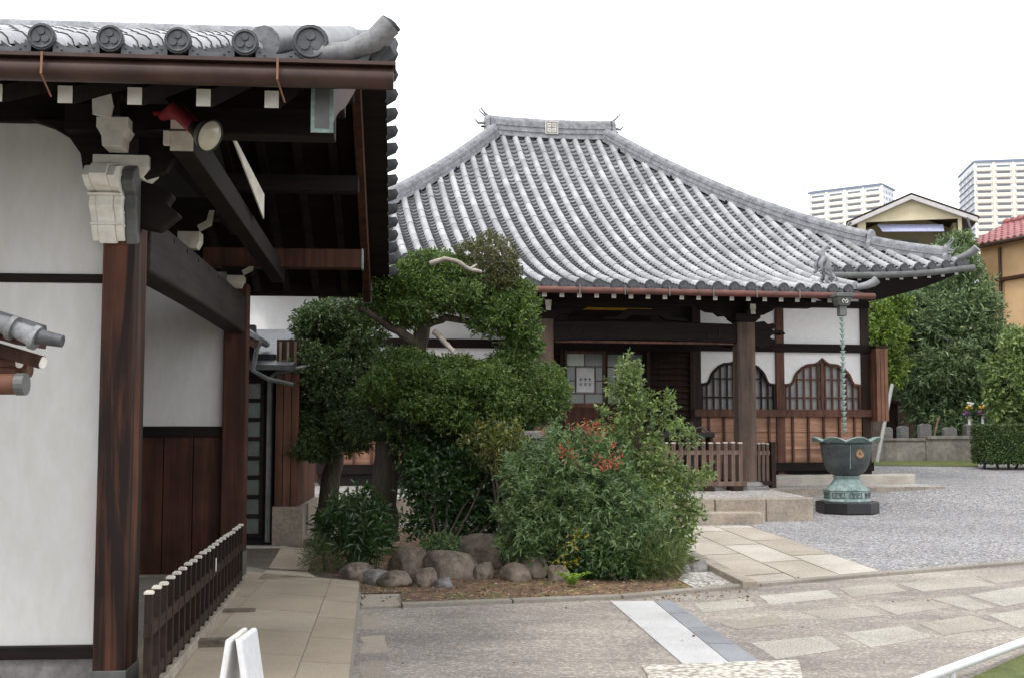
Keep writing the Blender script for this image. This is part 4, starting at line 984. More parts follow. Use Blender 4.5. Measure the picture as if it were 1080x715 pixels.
# gutter
mb = MB(); gzc = 3.185
mb.tube([(-4.5,EY0-.10,gzc),(1.52,EY0-.10,gzc)], .055, 14); mb.box(-4.5,EY0-.17,gzc+.045,1.53,EY0-.03,gzc+.062); gu = mb.build('gutter', M['copper'], gate)
gh = MB(); gh.bar((0,EY0-.18,3.245),(0,EY0-.185,3.14),.010,.005); gh.bar((0,EY0-.185,3.14),(.03,EY0-.12,3.05),.007,.005)
gho = gh.build('gutter_hanger', M.setdefault('old_copper', plain('oxidised copper strap', (.20,.09,.05), .5, .3)), gu)
gho.location = (-.09,0,0); dup(gho, gu, (.98,0,0)); dup(gho, gu, (-1.6,0,0))
# rafters with white ends
rr = MB(); pa = Vector((0,EY0+.12,gate_z(EY0+.12)-.20)); pb = Vector((0,RYC,gate_z(RYC)-.15)); pc = Vector((0,EY1-.12,gate_z(EY1-.12)-.20)); rr.bar(pa, pb, .075, .085); rr.bar(pb, pc, .075, .085)
ro = rr.build('rafter', M['wood_black'], gate); rc = MB(); rc.box(-.034,EY0+.105,pa.z-.042,.034,EY0+.112,pa.z+.042); rco = rc.build('end_cap', M['white'], ro)
fr = True
for k in range(-3, 14):
    x = -.06-k*.328
    if x > 1.0: continue
    if fr: ro.location = (x,0,0); fr = False
    else: q = dup(ro, gate, (x,0,0)); dup(rco, q)
LB('eave_fascia', M['wood_black'], (-4.5,EY0+.02,3.17,1.25,EY0+.06,3.27))
LB('eave_fascia', M['wood_black'], (-4.5,EY1-.06,3.05,1.40,EY1-.02,3.27))
for y, z0, z1, nm in ((-.02,3.25,3.42,'front_purlin'), (4.98,3.14,3.33,'rear_purlin'), (2.65,4.22,4.42,'ridge_purlin'), (1.2,3.72,3.87,'mid_purlin'), (4.0,3.72,3.87,'mid_purlin')):
    mb = MB(); mb.box(-.4,y-.09,z0,1.16,y+.09,z1); pr_ = mb.build(nm, M['wood_board'] if nm == 'rear_purlin' else M['wood_black'], gate, bevel=.01)
    if nm == 'rear_purlin': mb = MB(); mb.box(1.1605,y-.095,z0-.005,1.175,y+.095,z1+.005); mb.build('purlin_cap', M['verdigris'], pr_)
# barge boards
for sgn, ye in ((1, EY0+.12), (-1, EY1-.12)):
    ys = np.linspace(ye, RYC, 14); th = .08
    top = [(y, gate_z(y)-.09) for y in ys]; bot = [(y, gate_z(y)-.30-.05*math.cos((y-ye)/(RYC-ye)*math.pi*.5)+.03*math.sin(abs(y-ye)*2.2)*(abs(y-ye) < 1.4)) for y in ys[::-1]]
    mb = MB(); mb.prism(top+bot, 1.13, 1.13+th, 'yz'); bb = mb.build('barge_board', M['wood_board'], gate, bevel=.008)
    z1 = gate_z(ye)-.09; mb = MB(); yy = ye-sgn*.006
    mb.box(1.115, min(yy, yy-sgn*.01), z1-.27, 1.225, max(yy, yy-sgn*.01), z1+.0); cpl = mb.build('board_end_cap', M['verdigris'], bb)
    mb = MB(); yy2 = yy-sgn*.0105; mb.box(1.135, min(yy2, yy2-sgn*.003), z1-.25, 1.205, max(yy2, yy2-sgn*.003), z1-.02); mb.build('worn_patch', M['gutter_dark'], cpl)
# gable wall above the side beam, ceiling
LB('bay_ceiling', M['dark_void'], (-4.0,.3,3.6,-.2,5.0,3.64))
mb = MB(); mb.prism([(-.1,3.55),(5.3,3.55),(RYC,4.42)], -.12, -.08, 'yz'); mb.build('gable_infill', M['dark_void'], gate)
# floodlight on the gate
fl = thing('floodlight', 'round floodlight on a faded red arm under the eave of the near gate', 'floodlight', at(190,128,6.75), 0)
o0 = at(190,128,6.75)
def rel(px, py, D): return at(px, py, D)-o0
mb = MB(); mb.tube([rel(152,120,7.1), rel(178,120,6.9)], .016, 8); mb.tube([rel(172,123,6.95), rel(186,116,6.8), rel(205,135,6.6)], [.03,.05,.042], 12); mb.build('arm', M['red_paint'], fl)
mb = MB(); a, b = rel(204,133,6.62), rel(216,145,6.5); mb.tube([a, a.lerp(b,.4), b], [.035,.045,.06], 14); mb.build('housing', M['iron'], fl)
dr = Vector((.80,-.42,-.42)).normalized()
mb = MB(); c = rel(217,142,6.5); mb.tube([c-dr*.05, c-dr*.02, c+dr*.01, c+dr*.03], [.035,.07,.086,.088], 24); fh = mb.build('reflector', M['gutter_dark'], fl)
mb = MB(); c2 = c+dr*.031; mb.tube([c2, c2+dr*.012, c2+dr*.024, c2+dr*.03], [.083,.07,.04,.005], 24); mb.build('lens', M.setdefault('lamp_lens', plain('ribbed lamp glass', (.55,.52,.42), .12)), fh)
mb = MB(); mb.tube([c2+(dr.cross(Vector((0,0,1))).normalized()*math.cos(t)+dr.cross(dr.cross(Vector((0,0,1)))).normalized()*math.sin(t))*.088 for t in np.linspace(0,6.28,28)], .006, 6); mb.build('lamp_rim', M['iron'], fh)
mb = MB(); mb.tube([rel(150,137,7.05), rel(212,138,6.6)], .006, 5); mb.build('cable', M['iron'], fl)

# picket fence along the gate
fa, fb = Vector((-1.99,6.75,0)), Vector((-2.58,11.65,0))
f4, L4 = picket_fence('picket_fence', 'low dark picket fence with white metal caps beside the near gate building', fa, fb, .03, .60, 21, M['wood_dark'], M['stone_warm'], M['cream'], .042, railz=(.60,.16))
for x in np.linspace(.35, L4-.3, 4):
    mb = MB(); mb.prism([(x-.05,-.3),(x+.05,-.3),(x+.07,-.26),(x+.07,.1),(x-.07,.1),(x-.07,-.26)], -.012, .05, 'xy'); mb.build('foot', M['boulder'], f4, bevel=.01)
mb = MB(); mb.box(2.78,-.03,.40,2.82,-.026,.5); mb.build('paper_tag', M['paper'], f4)

# small roof at the far left
sr = thing('small_gate_roof', 'end of a small tiled roof on round logs jutting in at the left edge', 'roof', at(-60,372,4.6), 0)
o1 = at(-60,372,4.6)
def rl(px, py, D): return at(px, py, D)-o1
mb = MB(); pts = [(-190,272),(-120,293),(-72,308),(-36,320),(-8,330),(16,339),(40,349)]
for k in range(6):
    a = rl(*pts[k], 4.6); b = rl(*pts[k+1], 4.6); d = (b-a).normalized()
    a = a-d*.02; L = (b-a).length
    a += Vector((0,0,-.03)); b += Vector((0,0,-.03))
    mb.tube([a, b-d*.022, b-d*.020, b+d*.0], [.030,.037,.048,.047], 18)
t1 = mb.build('barrel_tiles', M['tile_pan'], sr)
mb = MB()
a, b = rl(-190,282,4.6), rl(38,355,4.6)
for row in (1, 2, 3):
    off = Vector((0,.13*row,0)); mb.tube([a+off, b+off-(b-a).normalized()*.045*row], .04, 10)
mb.bar(a+Vector((0,.2,-.05)), b-(b-a).normalized()*.16+Vector((0,.2,-.05)), .4, .02)
mb.tube([rl(36,354,4.6), rl(66,360,4.6)], [.032,.024], 10)
mb.build('rear_tiles', M['tile_dark'], sr)
mb = MB(); mb.bar(rl(-180,300,4.62)+Vector((0,.18,0)), rl(22,357,4.62)+Vector((0,.12,0)), .24, .05); mb.bar(rl(-150,325,4.75), rl(44,382,4.75), .05, .05); mb.build('verge_board', M['wood_board'], sr)
mb = MB(); mb.tube([rl(-160,405,4.6), rl(26,405,4.6)], .04, 14); mb.tube([rl(-160,385,4.85), rl(32,389,4.85)], .035, 12); mb.tube([rl(-160,372,4.8), rl(20,382,4.8)], .02, 10); lg = mb.build('log', M['wood_frame'], sr)
mb = MB(); c = rl(26,405,4.6); mb.disc(c+Vector((-.03,0,0)), .0425, (1,0,0), .036, 16); mb.build('log_cap', M['gutter_dark'], lg)
mb = MB(); mb.disc(rl(20,382,4.8), .022, (1,-.3,-.1), .006, 12); mb.disc(rl(44,382,4.75), .024, (1,-.3,-.2), .006, 10); mb.build('white_log_end', M['white'], lg)

# folding sign
sg_ = thing('folding_sign', 'white folding floor sign seen edge-on on the left paving', 'sign', G(255,745), 0); sg_.location = (-1.17, 5.2, 0)
for s_ in (-1, 1):
    mb = MB()
    tx, bx_ = s_*.020, s_*.115
    mb.add([(tx-.014,-.02,.635),(tx+.014,-.02,.635),(bx_+.014,-.0,.0),(bx_-.014,-.0,.0),(tx-.014,.30,.635),(tx+.014,.30,.635),(bx_+.014,.32,.0),(bx_-.014,.32,.0)], [(0,1,2,3),(4,5,6,7),(0,1,5,4),(1,2,6,5),(2,3,7,6),(3,0,4,7)])
    mb.build('panel', M['white_metal'], sg_, bevel=.010)
mb = MB(); mb.tube([(-.072,.0,.36),(.072,.0,.36)], .003, 5); mb.disc((-.068,-.014,.36), .008, (0,-1,0), .008, 8); mb.disc((.068,-.014,.36), .008, (0,-1,0), .008, 8); mb.build('stay', M['iron'], sg_)
mb = MB(); mb.box(-.006,.03,.622,.004,.22,.639); mb.build('hinge', M['cream'], sg_)

# white rail at the lower right
mb = MB(); a = G(985,728)+Vector((0,0,.09)); b = G(1100,683)+Vector((0,0,.09)); c = b+(b-a)*1.5
mb.tube([a-(b-a)*.8, a, b, c], .028, 14); rail = mb.build('white_rail', M['white_metal']); tag(rail, 'low white pipe rail along the lawn at the lower right corner', 'rail')
mb = MB()
for t in (.15, 1.2, 2.2): p = a+(b-a)*t; mb.tube([p+Vector((.0,.0,-.1)), p], .02, 8)
mb.build('rail_foot', M['white_metal'], rail)

# ------------------------------------------------------------------ plants
def leaf_mesh(name, P0, D, L, Wd, mat, parent=None, fold=.15, seed=0):
    rng = np.random.default_rng(seed+11); n = len(P0)
    D = D/np.linalg.norm(D, axis=1, keepdims=True); rv = rng.normal(size=(n,3)); rv[:,2] *= .35
    S = np.cross(D, np.cross(rv, D)); S = np.cross(D, rv); S /= np.linalg.norm(S, axis=1, keepdims=True)+1e-9
    Nn = np.cross(S, D)
    L = L[:,None]; Wd = Wd[:,None]
    v0 = P0; v1 = P0+D*L*.45+S*Wd/2+Nn*Wd*fold; v2 = P0+D*L-np.array([0,0,1])*L*.12; v3 = P0+D*L*.45-S*Wd/2+Nn*Wd*fold
    V = np.stack([v0,v1,v2,v3], 1).reshape(-1,3)
    me = bpy.data.meshes.new(name); me.vertices.add(n*4); me.vertices.foreach_set('co', V.astype(np.float32).ravel())
    me.loops.add(n*4); me.loops.foreach_set('vertex_index', np.arange(n*4, dtype=np.int32))
    me.polygons.add(n); me.polygons.foreach_set('loop_start', np.arange(0, n*4, 4, dtype=np.int32)); me.polygons.foreach_set('loop_total', np.full(n, 4, dtype=np.int32))
    me.update(calc_edges=True); me.materials.append(mat)
    o = bpy.data.objects.new(name, me); COL.objects.link(o)
    if parent: o.parent = parent
    return o
def blob_leaves(blobs, per_m2, lpt, L, W, seed, up=.35, shell=.72, bump_=.16, inner=.35, spread=.9, droop=0):
    rng = np.random.default_rng(seed); PP = []; DD = []; LL = []; WW = []
    for (c, r) in blobs:
        c = np.array(c, float); r = np.array(r, float)
        area = 4*math.pi*((r[0]*r[1])**1.6/3+(r[0]*r[2])**1.6/3+(r[1]*r[2])**1.6/3)**(1/1.6)
        nt_ = int(area*per_m2); n_in = int(nt_*inner)
        u = rng.normal(size=(nt_+n_in,3)); u /= np.linalg.norm(u, axis=1, keepdims=True)
        ph = rng.uniform(0, 6, 6)
        bb = 1+bump_*(np.sin(u[:,0]*6+ph[0])*np.sin(u[:,1]*5+ph[1])+.7*np.sin(u[:,2]*8+ph[2]+u[:,0]*4)+.5*np.sin(u[:,0]*13+ph[3])*np.sin(u[:,2]*12+ph[4]))
        rad = np.where(np.arange(nt_+n_in) < nt_, rng.uniform(shell, 1.02, nt_+n_in), rng.uniform(.25, shell, nt_+n_in))*bb
        p = c+u*r*rad[:,None]
        nrm = u/r; nrm /= np.linalg.norm(nrm, axis=1, keepdims=True)
        td = nrm*1.0+rng.normal(size=p.shape)*.45+np.array([0,0,up-droop]); td /= np.linalg.norm(td, axis=1, keepdims=True)
        pp = np.repeat(p, lpt, 0); d = np.repeat(td, lpt, 0)*.8+rng.normal(size=(len(p)*lpt,3))*spread
        k = np.tile(np.arange(lpt)/lpt, len(p))[:,None]
        pp = pp+np.repeat(td, lpt, 0)*k*L*1.3
        PP.append(pp); DD.append(d); LL.append(L*rng.uniform(.6, 1.25, len(pp))); WW.append(W*rng.uniform(.7, 1.2, len(pp)))
    return np.concatenate(PP), np.concatenate(DD), np.concatenate(LL), np.concatenate(WW)
def pxblob(px, py, D, rx, ry, depth=None):
    c = at(px, py, D); k = D/FPX; return (c, (rx*k, (depth if depth else rx*k), ry*k))
def clumps(blobs, k, seed, f=.42, at_=.72):
    rg = np.random.default_rng(seed); out = []
    for c, r in blobs:
        out.append((c, tuple(x*.80 for x in r)))
        for j in range(k):
            u = rg.normal(size=3); u[1] = -abs(u[1])*1.0 if rg.uniform() < .75 else u[1]; u /= np.linalg.norm(u)
            q_ = rg.uniform(.75, 1.2)*f; out.append((Vector(c)+Vector((u[0]*r[0], u[1]*r[1], u[2]*r[2]))*at_, (r[0]*q_, r[1]*q_, r[2]*q_*.8)))
    return out
def sub_origin(blobs, o): return [((Vector(c)-o), r) for c, r in blobs]
def limb(mb, pts, r0, r1, n=9, wob=.02, steps=4):
    pts = [Vector(p) for p in pts]; out = []
    for a, b in zip(pts, pts[1:]):
        for k in range(steps): out.append(a.lerp(b, k/steps)+Vector((random.uniform(-wob,wob), random.uniform(-wob,wob), 0)))
    out.append(pts[-1]); N_ = len(out)
    mb.tube(out, [r0+(r1-r0)*i/(N_-1)+random.uniform(-.1,.1)*r1 for i in range(N_)], n)
lm = {
 'podo': leafmat('clipped conifer leaves', (.040,.082,.018), (.11,.185,.04), (.22,.30,.08), clump=4.5),
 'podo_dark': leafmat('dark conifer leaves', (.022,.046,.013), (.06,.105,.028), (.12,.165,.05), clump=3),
 'brown': leafmat('browning leaves', (.05,.06,.02), (.11,.12,.04), (.16,.11,.05), clump=6),
 'nandina': leafmat('blue green leaves', (.05,.10,.04), (.14,.225,.09), (.26,.36,.14), clump=4),
 'light': leafmat('fresh light leaves', (.07,.115,.035), (.18,.27,.08), (.32,.40,.15), clump=4),
 'broad': leafmat('deep green glossy leaves', (.018,.045,.014), (.045,.10,.028), (.09,.17,.05), rough=.3),
 'lime': leafmat('bright fern', (.12,.22,.02), (.24,.40,.04), (.35,.5,.06)),
 'yellow': leafmat('yellow leaves', (.25,.22,.03), (.42,.34,.04), (.3,.3,.06)),
 'red': leafmat('red berry sprays', (.36,.07,.05), (.55,.12,.08), (.5,.2,.12), trans=.1),
 'camphor': leafmat('tall tree leaves', (.06,.105,.05), (.15,.225,.105), (.27,.36,.17), clump=2),
 'yg': leafmat('yellow green leaves', (.06,.11,.015), (.14,.23,.03), (.24,.32,.05), clump=1.8),
 'hedge': leafmat('hedge leaves', (.02,.045,.012), (.06,.11,.025), (.12,.18,.04)),
 'grass': leafmat('grass tuft', (.03,.06,.015), (.09,.14,.035), (.2,.2,.07)),
}
# main cloud-pruned tree
TB = G(407,568)
tr = thing('cloud_pruned_tree', 'big cloud-pruned evergreen with thick trunk in the planting bed', 'tree', TB, 0)
D0 = 14.2
def q(px, py, D=D0): return at(px, py, D)-TB
mb = MB()
limb(mb, [q(407,572), q(405,520), q(408,470), q(415,440), q(432,400), q(443,365), q(448,330), q(452,300)], .165, .07, 12, .02)
limb(mb, [q(443,368), q(425,352,14), q(405,340,13.9), q(380,325,13.8)], .07, .03)
limb(mb, [q(446,345), q(470,335,14.1), q(500,340,14.2), q(520,345)], .05, .025)
limb(mb, [q(432,405), q(470,415,13.8), q(520,420,13.8), q(565,420,13.9)], .08, .03)
limb(mb, [q(450,310), q(480,295), q(510,290)], .06, .03)
limb(mb, [q(412,450), q(392,430,13.9), q(375,415,14.1)], .05, .02)
mb.build('trunk', M['bark'], tr)
mb = MB(); limb(mb, [q(455,278,13.35), q(468,273,13.3), q(482,276,13.3), q(495,284,13.35), q(508,287,13.4)], .03, .02, 7, .01); limb(mb, [q(495,284,13.35), q(503,279,13.4)], .016, .008, 6, .004)
mb.build('bleached_branch', M['bark_pale'], tr)
mb = MB(); limb(mb, [q(458,350,13.9), q(468,360,13.85), q(476,368,13.8), q(480,374,13.8)], .035, .03, 7, .01)
mb.build('bleached_stub', M['bark_pale'], tr)
def pads_of(l, D): return [pxblob(x, y, D+dd, rx*1.1, ry*1.12, dp) for x, y, rx, ry, dp, dd in l]
MAINP = [(455,292,42,26,.45,0),(428,303,34,24,.4,-.1),(480,312,34,22,.42,-.15),(412,325,34,20,.38,-.1),(398,290,14,14,.2,0),(440,325,30,16,.3,-.2),
  (545,325,28,24,.35,0),(525,335,32,22,.35,-.1),(548,355,24,24,.3,0),(538,385,26,22,.3,.05),(505,318,26,16,.3,.05),
  (470,402,50,24,.5,-.3),(435,410,42,26,.45,-.35),(510,408,38,24,.45,-.25),(480,432,55,22,.5,-.35),(425,385,36,20,.35,-.1),(530,428,34,22,.4,-.3),(400,415,28,22,.35,-.2)]
Pd = blob_leaves(sub_origin(clumps(pads_of(MAINP, D0), 7, 91), TB), 330, 9, .046, .0165, 1, up=.75, spread=.65, bump_=.10, inner=.4)
leaf_mesh('crown', *Pd, lm['podo'], tr, seed=1)
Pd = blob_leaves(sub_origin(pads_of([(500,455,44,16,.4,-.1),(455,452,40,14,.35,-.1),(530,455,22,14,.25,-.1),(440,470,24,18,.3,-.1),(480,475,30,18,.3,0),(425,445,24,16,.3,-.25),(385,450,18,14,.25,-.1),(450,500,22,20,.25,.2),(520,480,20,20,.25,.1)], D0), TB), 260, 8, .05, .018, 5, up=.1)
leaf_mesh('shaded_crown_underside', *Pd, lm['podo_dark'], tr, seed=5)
Pd = blob_leaves(sub_origin(pads_of([(512,282,32,30,.38,0),(528,300,20,22,.28,.05)], D0), TB), 420, 9, .045, .016, 2, up=.5, bump_=.08)
leaf_mesh('browning_crown_top', *Pd, lm['brown'], tr, seed=2)
Pd = blob_leaves(sub_origin(pads_of([(566,412,30,26,.38,-.1),(552,430,30,20,.3,-.1),(575,425,22,16,.25,-.1)], D0), TB), 480, 9, .046, .014, 3, up=.7, spread=.6, bump_=.07)
leaf_mesh('rounded_crown_pad', *Pd, lm['podo'], tr, seed=3)
# second darker tree
T2 = G(343,548)
t2 = thing('small_dark_tree', 'smaller dark evergreen with leaning trunk left of the big pruned tree', 'tree', T2, 0)
D2 = 15.2
def q2(px, py, D=D2): return at(px, py, D)-T2
mb = MB(); limb(mb, [q2(343,552), q2(346,520), q2(355,480), q2(352,440), q2(350,390), q2(355,350)], .14, .05, 10, .02)
limb(mb, [q2(352,455), q2(335,440), q2(320,420)], .05, .02); limb(mb, [q2(350,400), q2(330,380), q2(318,350)], .05, .02); limb(mb, [q2(353,430), q2(372,400), q2(385,370)], .05, .02)
mb.build('trunk', M['bark'], t2)
pads = pads_of([(350,338,34,22,.45,0),(328,352,20,22,.35,0),(378,350,32,26,.45,0),(335,385,32,22,.45,-.2),(375,385,36,24,.45,-.2),(325,412,20,24,.35,-.1),(355,418,34,22,.45,-.3),(388,420,26,24,.35,-.1),(330,445,22,14,.3,-.3),(360,452,34,18,.4,-.6),(335,470,26,13,.3,-.5),(375,465,18,12,.25,-.5)], D2)
Pd = blob_leaves(sub_origin(clumps(pads, 6, 92), T2), 250, 9, .052, .018, 4, up=.6, bump_=.15, spread=.7)
leaf_mesh('crown', *Pd, lm['podo_dark'], t2, seed=4)

def shrub(name, label, cat, base, blobs, mat, per, lpt, L, W, seed, stems=5, up=.5, group=None, bump_=.2, inner=.5, spread=.8, stem_r=.012, droop=0):
    t = thing(name, label, cat, base, 0, group)
    b2 = sub_origin(blobs, base)
    Pd = blob_leaves(b2, per, lpt, L, W, seed, up=up, bump_=bump_, inner=inner, spread=spread, droop=droop)
    leaf_mesh('foliage', *Pd, mat, t, seed=seed)
    rng = random.Random(seed); mb = MB()
    for k in range(stems):
        c, r = b2[k % len(b2)]
        e = Vector(c)+Vector((rng.uniform(-.6,.6)*r[0], rng.uniform(-.6,.6)*r[1], rng.uniform(0,.6)*r[2])); s_ = Vector((rng.uniform(-.12,.12), rng.uniform(-.1,.1), -.03))
        mb.tube([s_, s_.lerp(e, .5)+Vector((rng.uniform(-.05,.05), 0, .05)), e], [stem_r*1.5, stem_r, stem_r*.5], 6)
    mb.build('stems', M['bark'], t)
    return t
b = G(600,606)
nan = shrub('nandina_bush', 'wide blue-green bush with red berry sprays at the front of the bed', 'bush', b,
   [pxblob(585,535,12.3,52,55,.55), pxblob(640,545,12.3,50,55,.5), pxblob(605,492,12.4,52,38,.45), pxblob(560,565,12.2,30,32,.35), pxblob(655,585,12.1,45,25,.35), pxblob(560,505,12.5,28,30,.35)], lm['nandina'], 230, 9, .075, .016, 21, stems=10, up=.25, spread=.7, droop=.3)
mb = MB(); 
Pr = blob_leaves(sub_origin([pxblob(622,450,12.1,13,6,.1), pxblob(596,478,12.0,9,9,.08), pxblob(640,488,11.95,12,6,.08), pxblob(646,470,12.0,5,5,.05), pxblob(634,458,12.0,7,5,.05), pxblob(606,487,11.9,5,5,.05), pxblob(571,456,12.2,3,6,.04), pxblob(652,478,12,4,4,.04)], b), 300, 4, .024, .009, 22, up=.2, inner=.3, spread=1.2)
leaf_mesh('berry_sprays', *Pr, lm['red'], nan, seed=22)
mb = MB(); rng = random.Random(3)
for (px, py, rx, ry, D) in ((622,452,20,10,12.1),(600,478,13,12,11.95),(640,487,16,10,11.9)):
    for k in range(34):
        c = at(px+rng.gauss(0,rx*.6), py+rng.gauss(0,ry*.5), D+rng.uniform(-.1,.12))-b; mb.lathe([(.001,-.008),(.008,0),(.001,.008)], 6, c)
mb.build('berries', M['red_berry'], nan)
Pr = blob_leaves(sub_origin([pxblob(598,588,11.75,14,12,.1), pxblob(610,570,11.75,10,10,.1)], b), 90, 4, .04, .018, 23); leaf_mesh('yellowing_leaves', *Pr, lm['yellow'], nan, seed=23)
b = G(682,597)
shb = []; _old = [pxblob(690,520,12.7,40,48,.5), pxblob(672,470,12.8,42,42,.45), pxblob(700,555,12.5,32,32,.4), pxblob(660,432,12.8,20,34,.25), pxblob(712,480,12.7,22,22,.3), pxblob(640,455,12.8,22,16,.25)]
shb = [pxblob(672,505,12.75,22,30,.28), pxblob(690,540,12.6,26,28,.3), pxblob(660,465,12.85,16,26,.2), pxblob(645,480,12.8,16,24,.2), pxblob(700,505,12.7,16,20,.2), pxblob(700,570,12.5,24,22,.3), pxblob(668,570,12.5,24,24,.3), pxblob(655,535,12.6,22,26,.25), pxblob(718,550,12.6,14,14,.18)]
for (x, y) in ((668,396),(666,404),(671,415),(662,386),(659,392),(672,425),(648,408),(672,440),(682,455),(690,470),(665,425),(658,448),(700,482),(712,495),(722,508),(712,520),(724,566),(705,588),(685,485),(650,462),(660,415),(722,535),(663,410),(684,425),(704,425),(638,440),(728,462),(735,505),(728,530),(716,452),(650,418),(695,405+40),(720,575),(735,545),(745,500)):
    shb.append(pxblob(x, y, 12.65, 7, 11, .1))
shrub('leafy_shrub', 'tall loose light-green shrub before the hall louvres, right of the red berries', 'shrub', b, shb, lm['light'], 190, 6, .055, .021, 24, stems=36, up=.7, bump_=.35, inner=.4, stem_r=.006)
b = G(380,603)
shrub('pointed_leaf_shrub', 'low dark shrub with long pointed leaves at the left end of the bed', 'shrub', b, [pxblob(376,545,12.6,28,22,.35), pxblob(352,560,12.7,14,16,.2), pxblob(395,570,12.4,16,14,.2), pxblob(372,572,12.4,20,14,.2)], lm['broad'], 130, 11, .10, .020, 25, stems=8, up=.6, spread=.75)
b = G(462,598)
shrub('dark_broadleaf_shrub', 'dark broadleaf shrub behind the boulders under the pruned tree', 'shrub', b, [pxblob(462,515,13.5,36,34,.4), pxblob(505,510,13.6,36,40,.4), pxblob(470,550,13.4,42,20,.35), pxblob(525,535,13.5,24,30,.3), pxblob(445,485,13.7,22,18,.25)], lm['broad'], 170, 7, .065, .030, 26, stems=10, up=.2)
b = G(466,592)
shrub('small_round_shrub', 'small grey-green shrub tuft on top of the boulders', 'shrub', b, [pxblob(465,573,12.45,19,9,.18)], lm['nandina'], 300, 8, .04, .018, 27, stems=4)
b = G(540,600)
shrub('yellowing_shrub', 'yellowing shrub between the dark shrub and the blue-green bush', 'shrub', b, [pxblob(535,480,13.2,30,28,.3), pxblob(548,540,13.0,14,35,.2), pxblob(520,465,13.3,28,20,.3)], leafmat('olive leaves', (.04,.06,.015), (.11,.14,.03), (.3,.27,.05)), 190, 8, .055, .02, 28, stems=6)
b = G(348,602)
shrub('mondo_grass', 'dark tuft of low grass at the left corner of the bed', 'grass tuft', b, [pxblob(342,588,12.4,20,12,.25)], lm['grass'], 260, 9, .10, .006, 29, stems=1, up=1.2, spread=.5)
b = G(690,608)
shrub('grass_clump', 'round clump of fine grass at the right foot of the bushes', 'grass tuft', b, [pxblob(692,598,11.9,26,16,.25)], lm['grass'], 330, 10, .14, .006, 30, stems=1, up=1.3, spread=.5)
b = G(650,612)
shrub('low_bed_plant', 'low green plant at the foot of the blue-green bush', 'plant', b, [pxblob(645,597,11.8,30,14,.2), pxblob(612,600,11.9,16,9,.15)], lm['broad'], 220, 7, .05, .026, 31, stems=3)
# bright fern: feathery fronds
fb_ = G(603,619); fn = thing('bright_fern', 'bright lime green fern at the bed edge before the bushes', 'fern', fb_, 0)
PP = []; DD = []; LL = []; WW = []
rng = random.Random(5)
for k in range(13):
    a = rng.uniform(0, 6.28); L = rng.uniform(.13, .24); d = Vector((math.cos(a), math.sin(a)*.8, 0)); 
    for j in range(26):
        t = j/26; p = d*L*t+Vector((0,0,.03+.22*t*(1-.5*t))); s = Vector((-d.y, d.x, 0))*(1 if j % 2 else -1)+d*.5+Vector((0,0,.1))
        PP.append(p); DD.append(s); LL.append(.055*(1-t*.8)); WW.append(.014)
leaf_mesh('fronds', np.array(PP), np.array(DD), np.array(LL), np.array(WW), lm['lime'], fn, seed=9)
# stray fallen leaves on soil and paving: leaf litter
rng = np.random.default_rng(8); pts = []
for k in range(900):
    px = rng.uniform(385, 790); py = rng.uniform(606, 634)
    p = G(px, py+rng.uniform(-4, 4)); pts.append((p.x, p.y, p.z+.012))
for k in range(26):
    p = G(rng.uniform(400,1000), rng.uniform(600,705)); pts.append((p.x, p.y, p.z+.02))
pts = np.array(pts); dd = rng.normal(size=pts.shape); dd[:,2] *= .12
tag(leaf_mesh('fallen_leaves', pts, dd, rng.uniform(.018,.04,len(pts)), rng.uniform(.01,.022,len(pts)), leafmat('dry leaves', (.10,.05,.03), (.3,.2,.09), (.5,.42,.3)), seed=12), 'scattered dry fallen leaves on the soil and paving', 'leaf litter', kind='stuff')

# small stone lantern-like block behind the bush
b = at(562,500,13.9); b.z = gz(13.9)
t = thing('stone_post', 'squat grey stone post among the shrubs left of the red berries', 'stone post', b, R(6))
mb = MB(); top = at(562,454,13.9).z-b.z; mb.box(-.16,-.15,0,.16,.15,top-.10); mb.build('shaft', M['grey_stone'], t, bevel=.02)
mb = MB(); mb.box(-.19,-.18,top-.098,.19,.18,top); mb.build('cap', M['grey_stone'], t, bevel=.02)

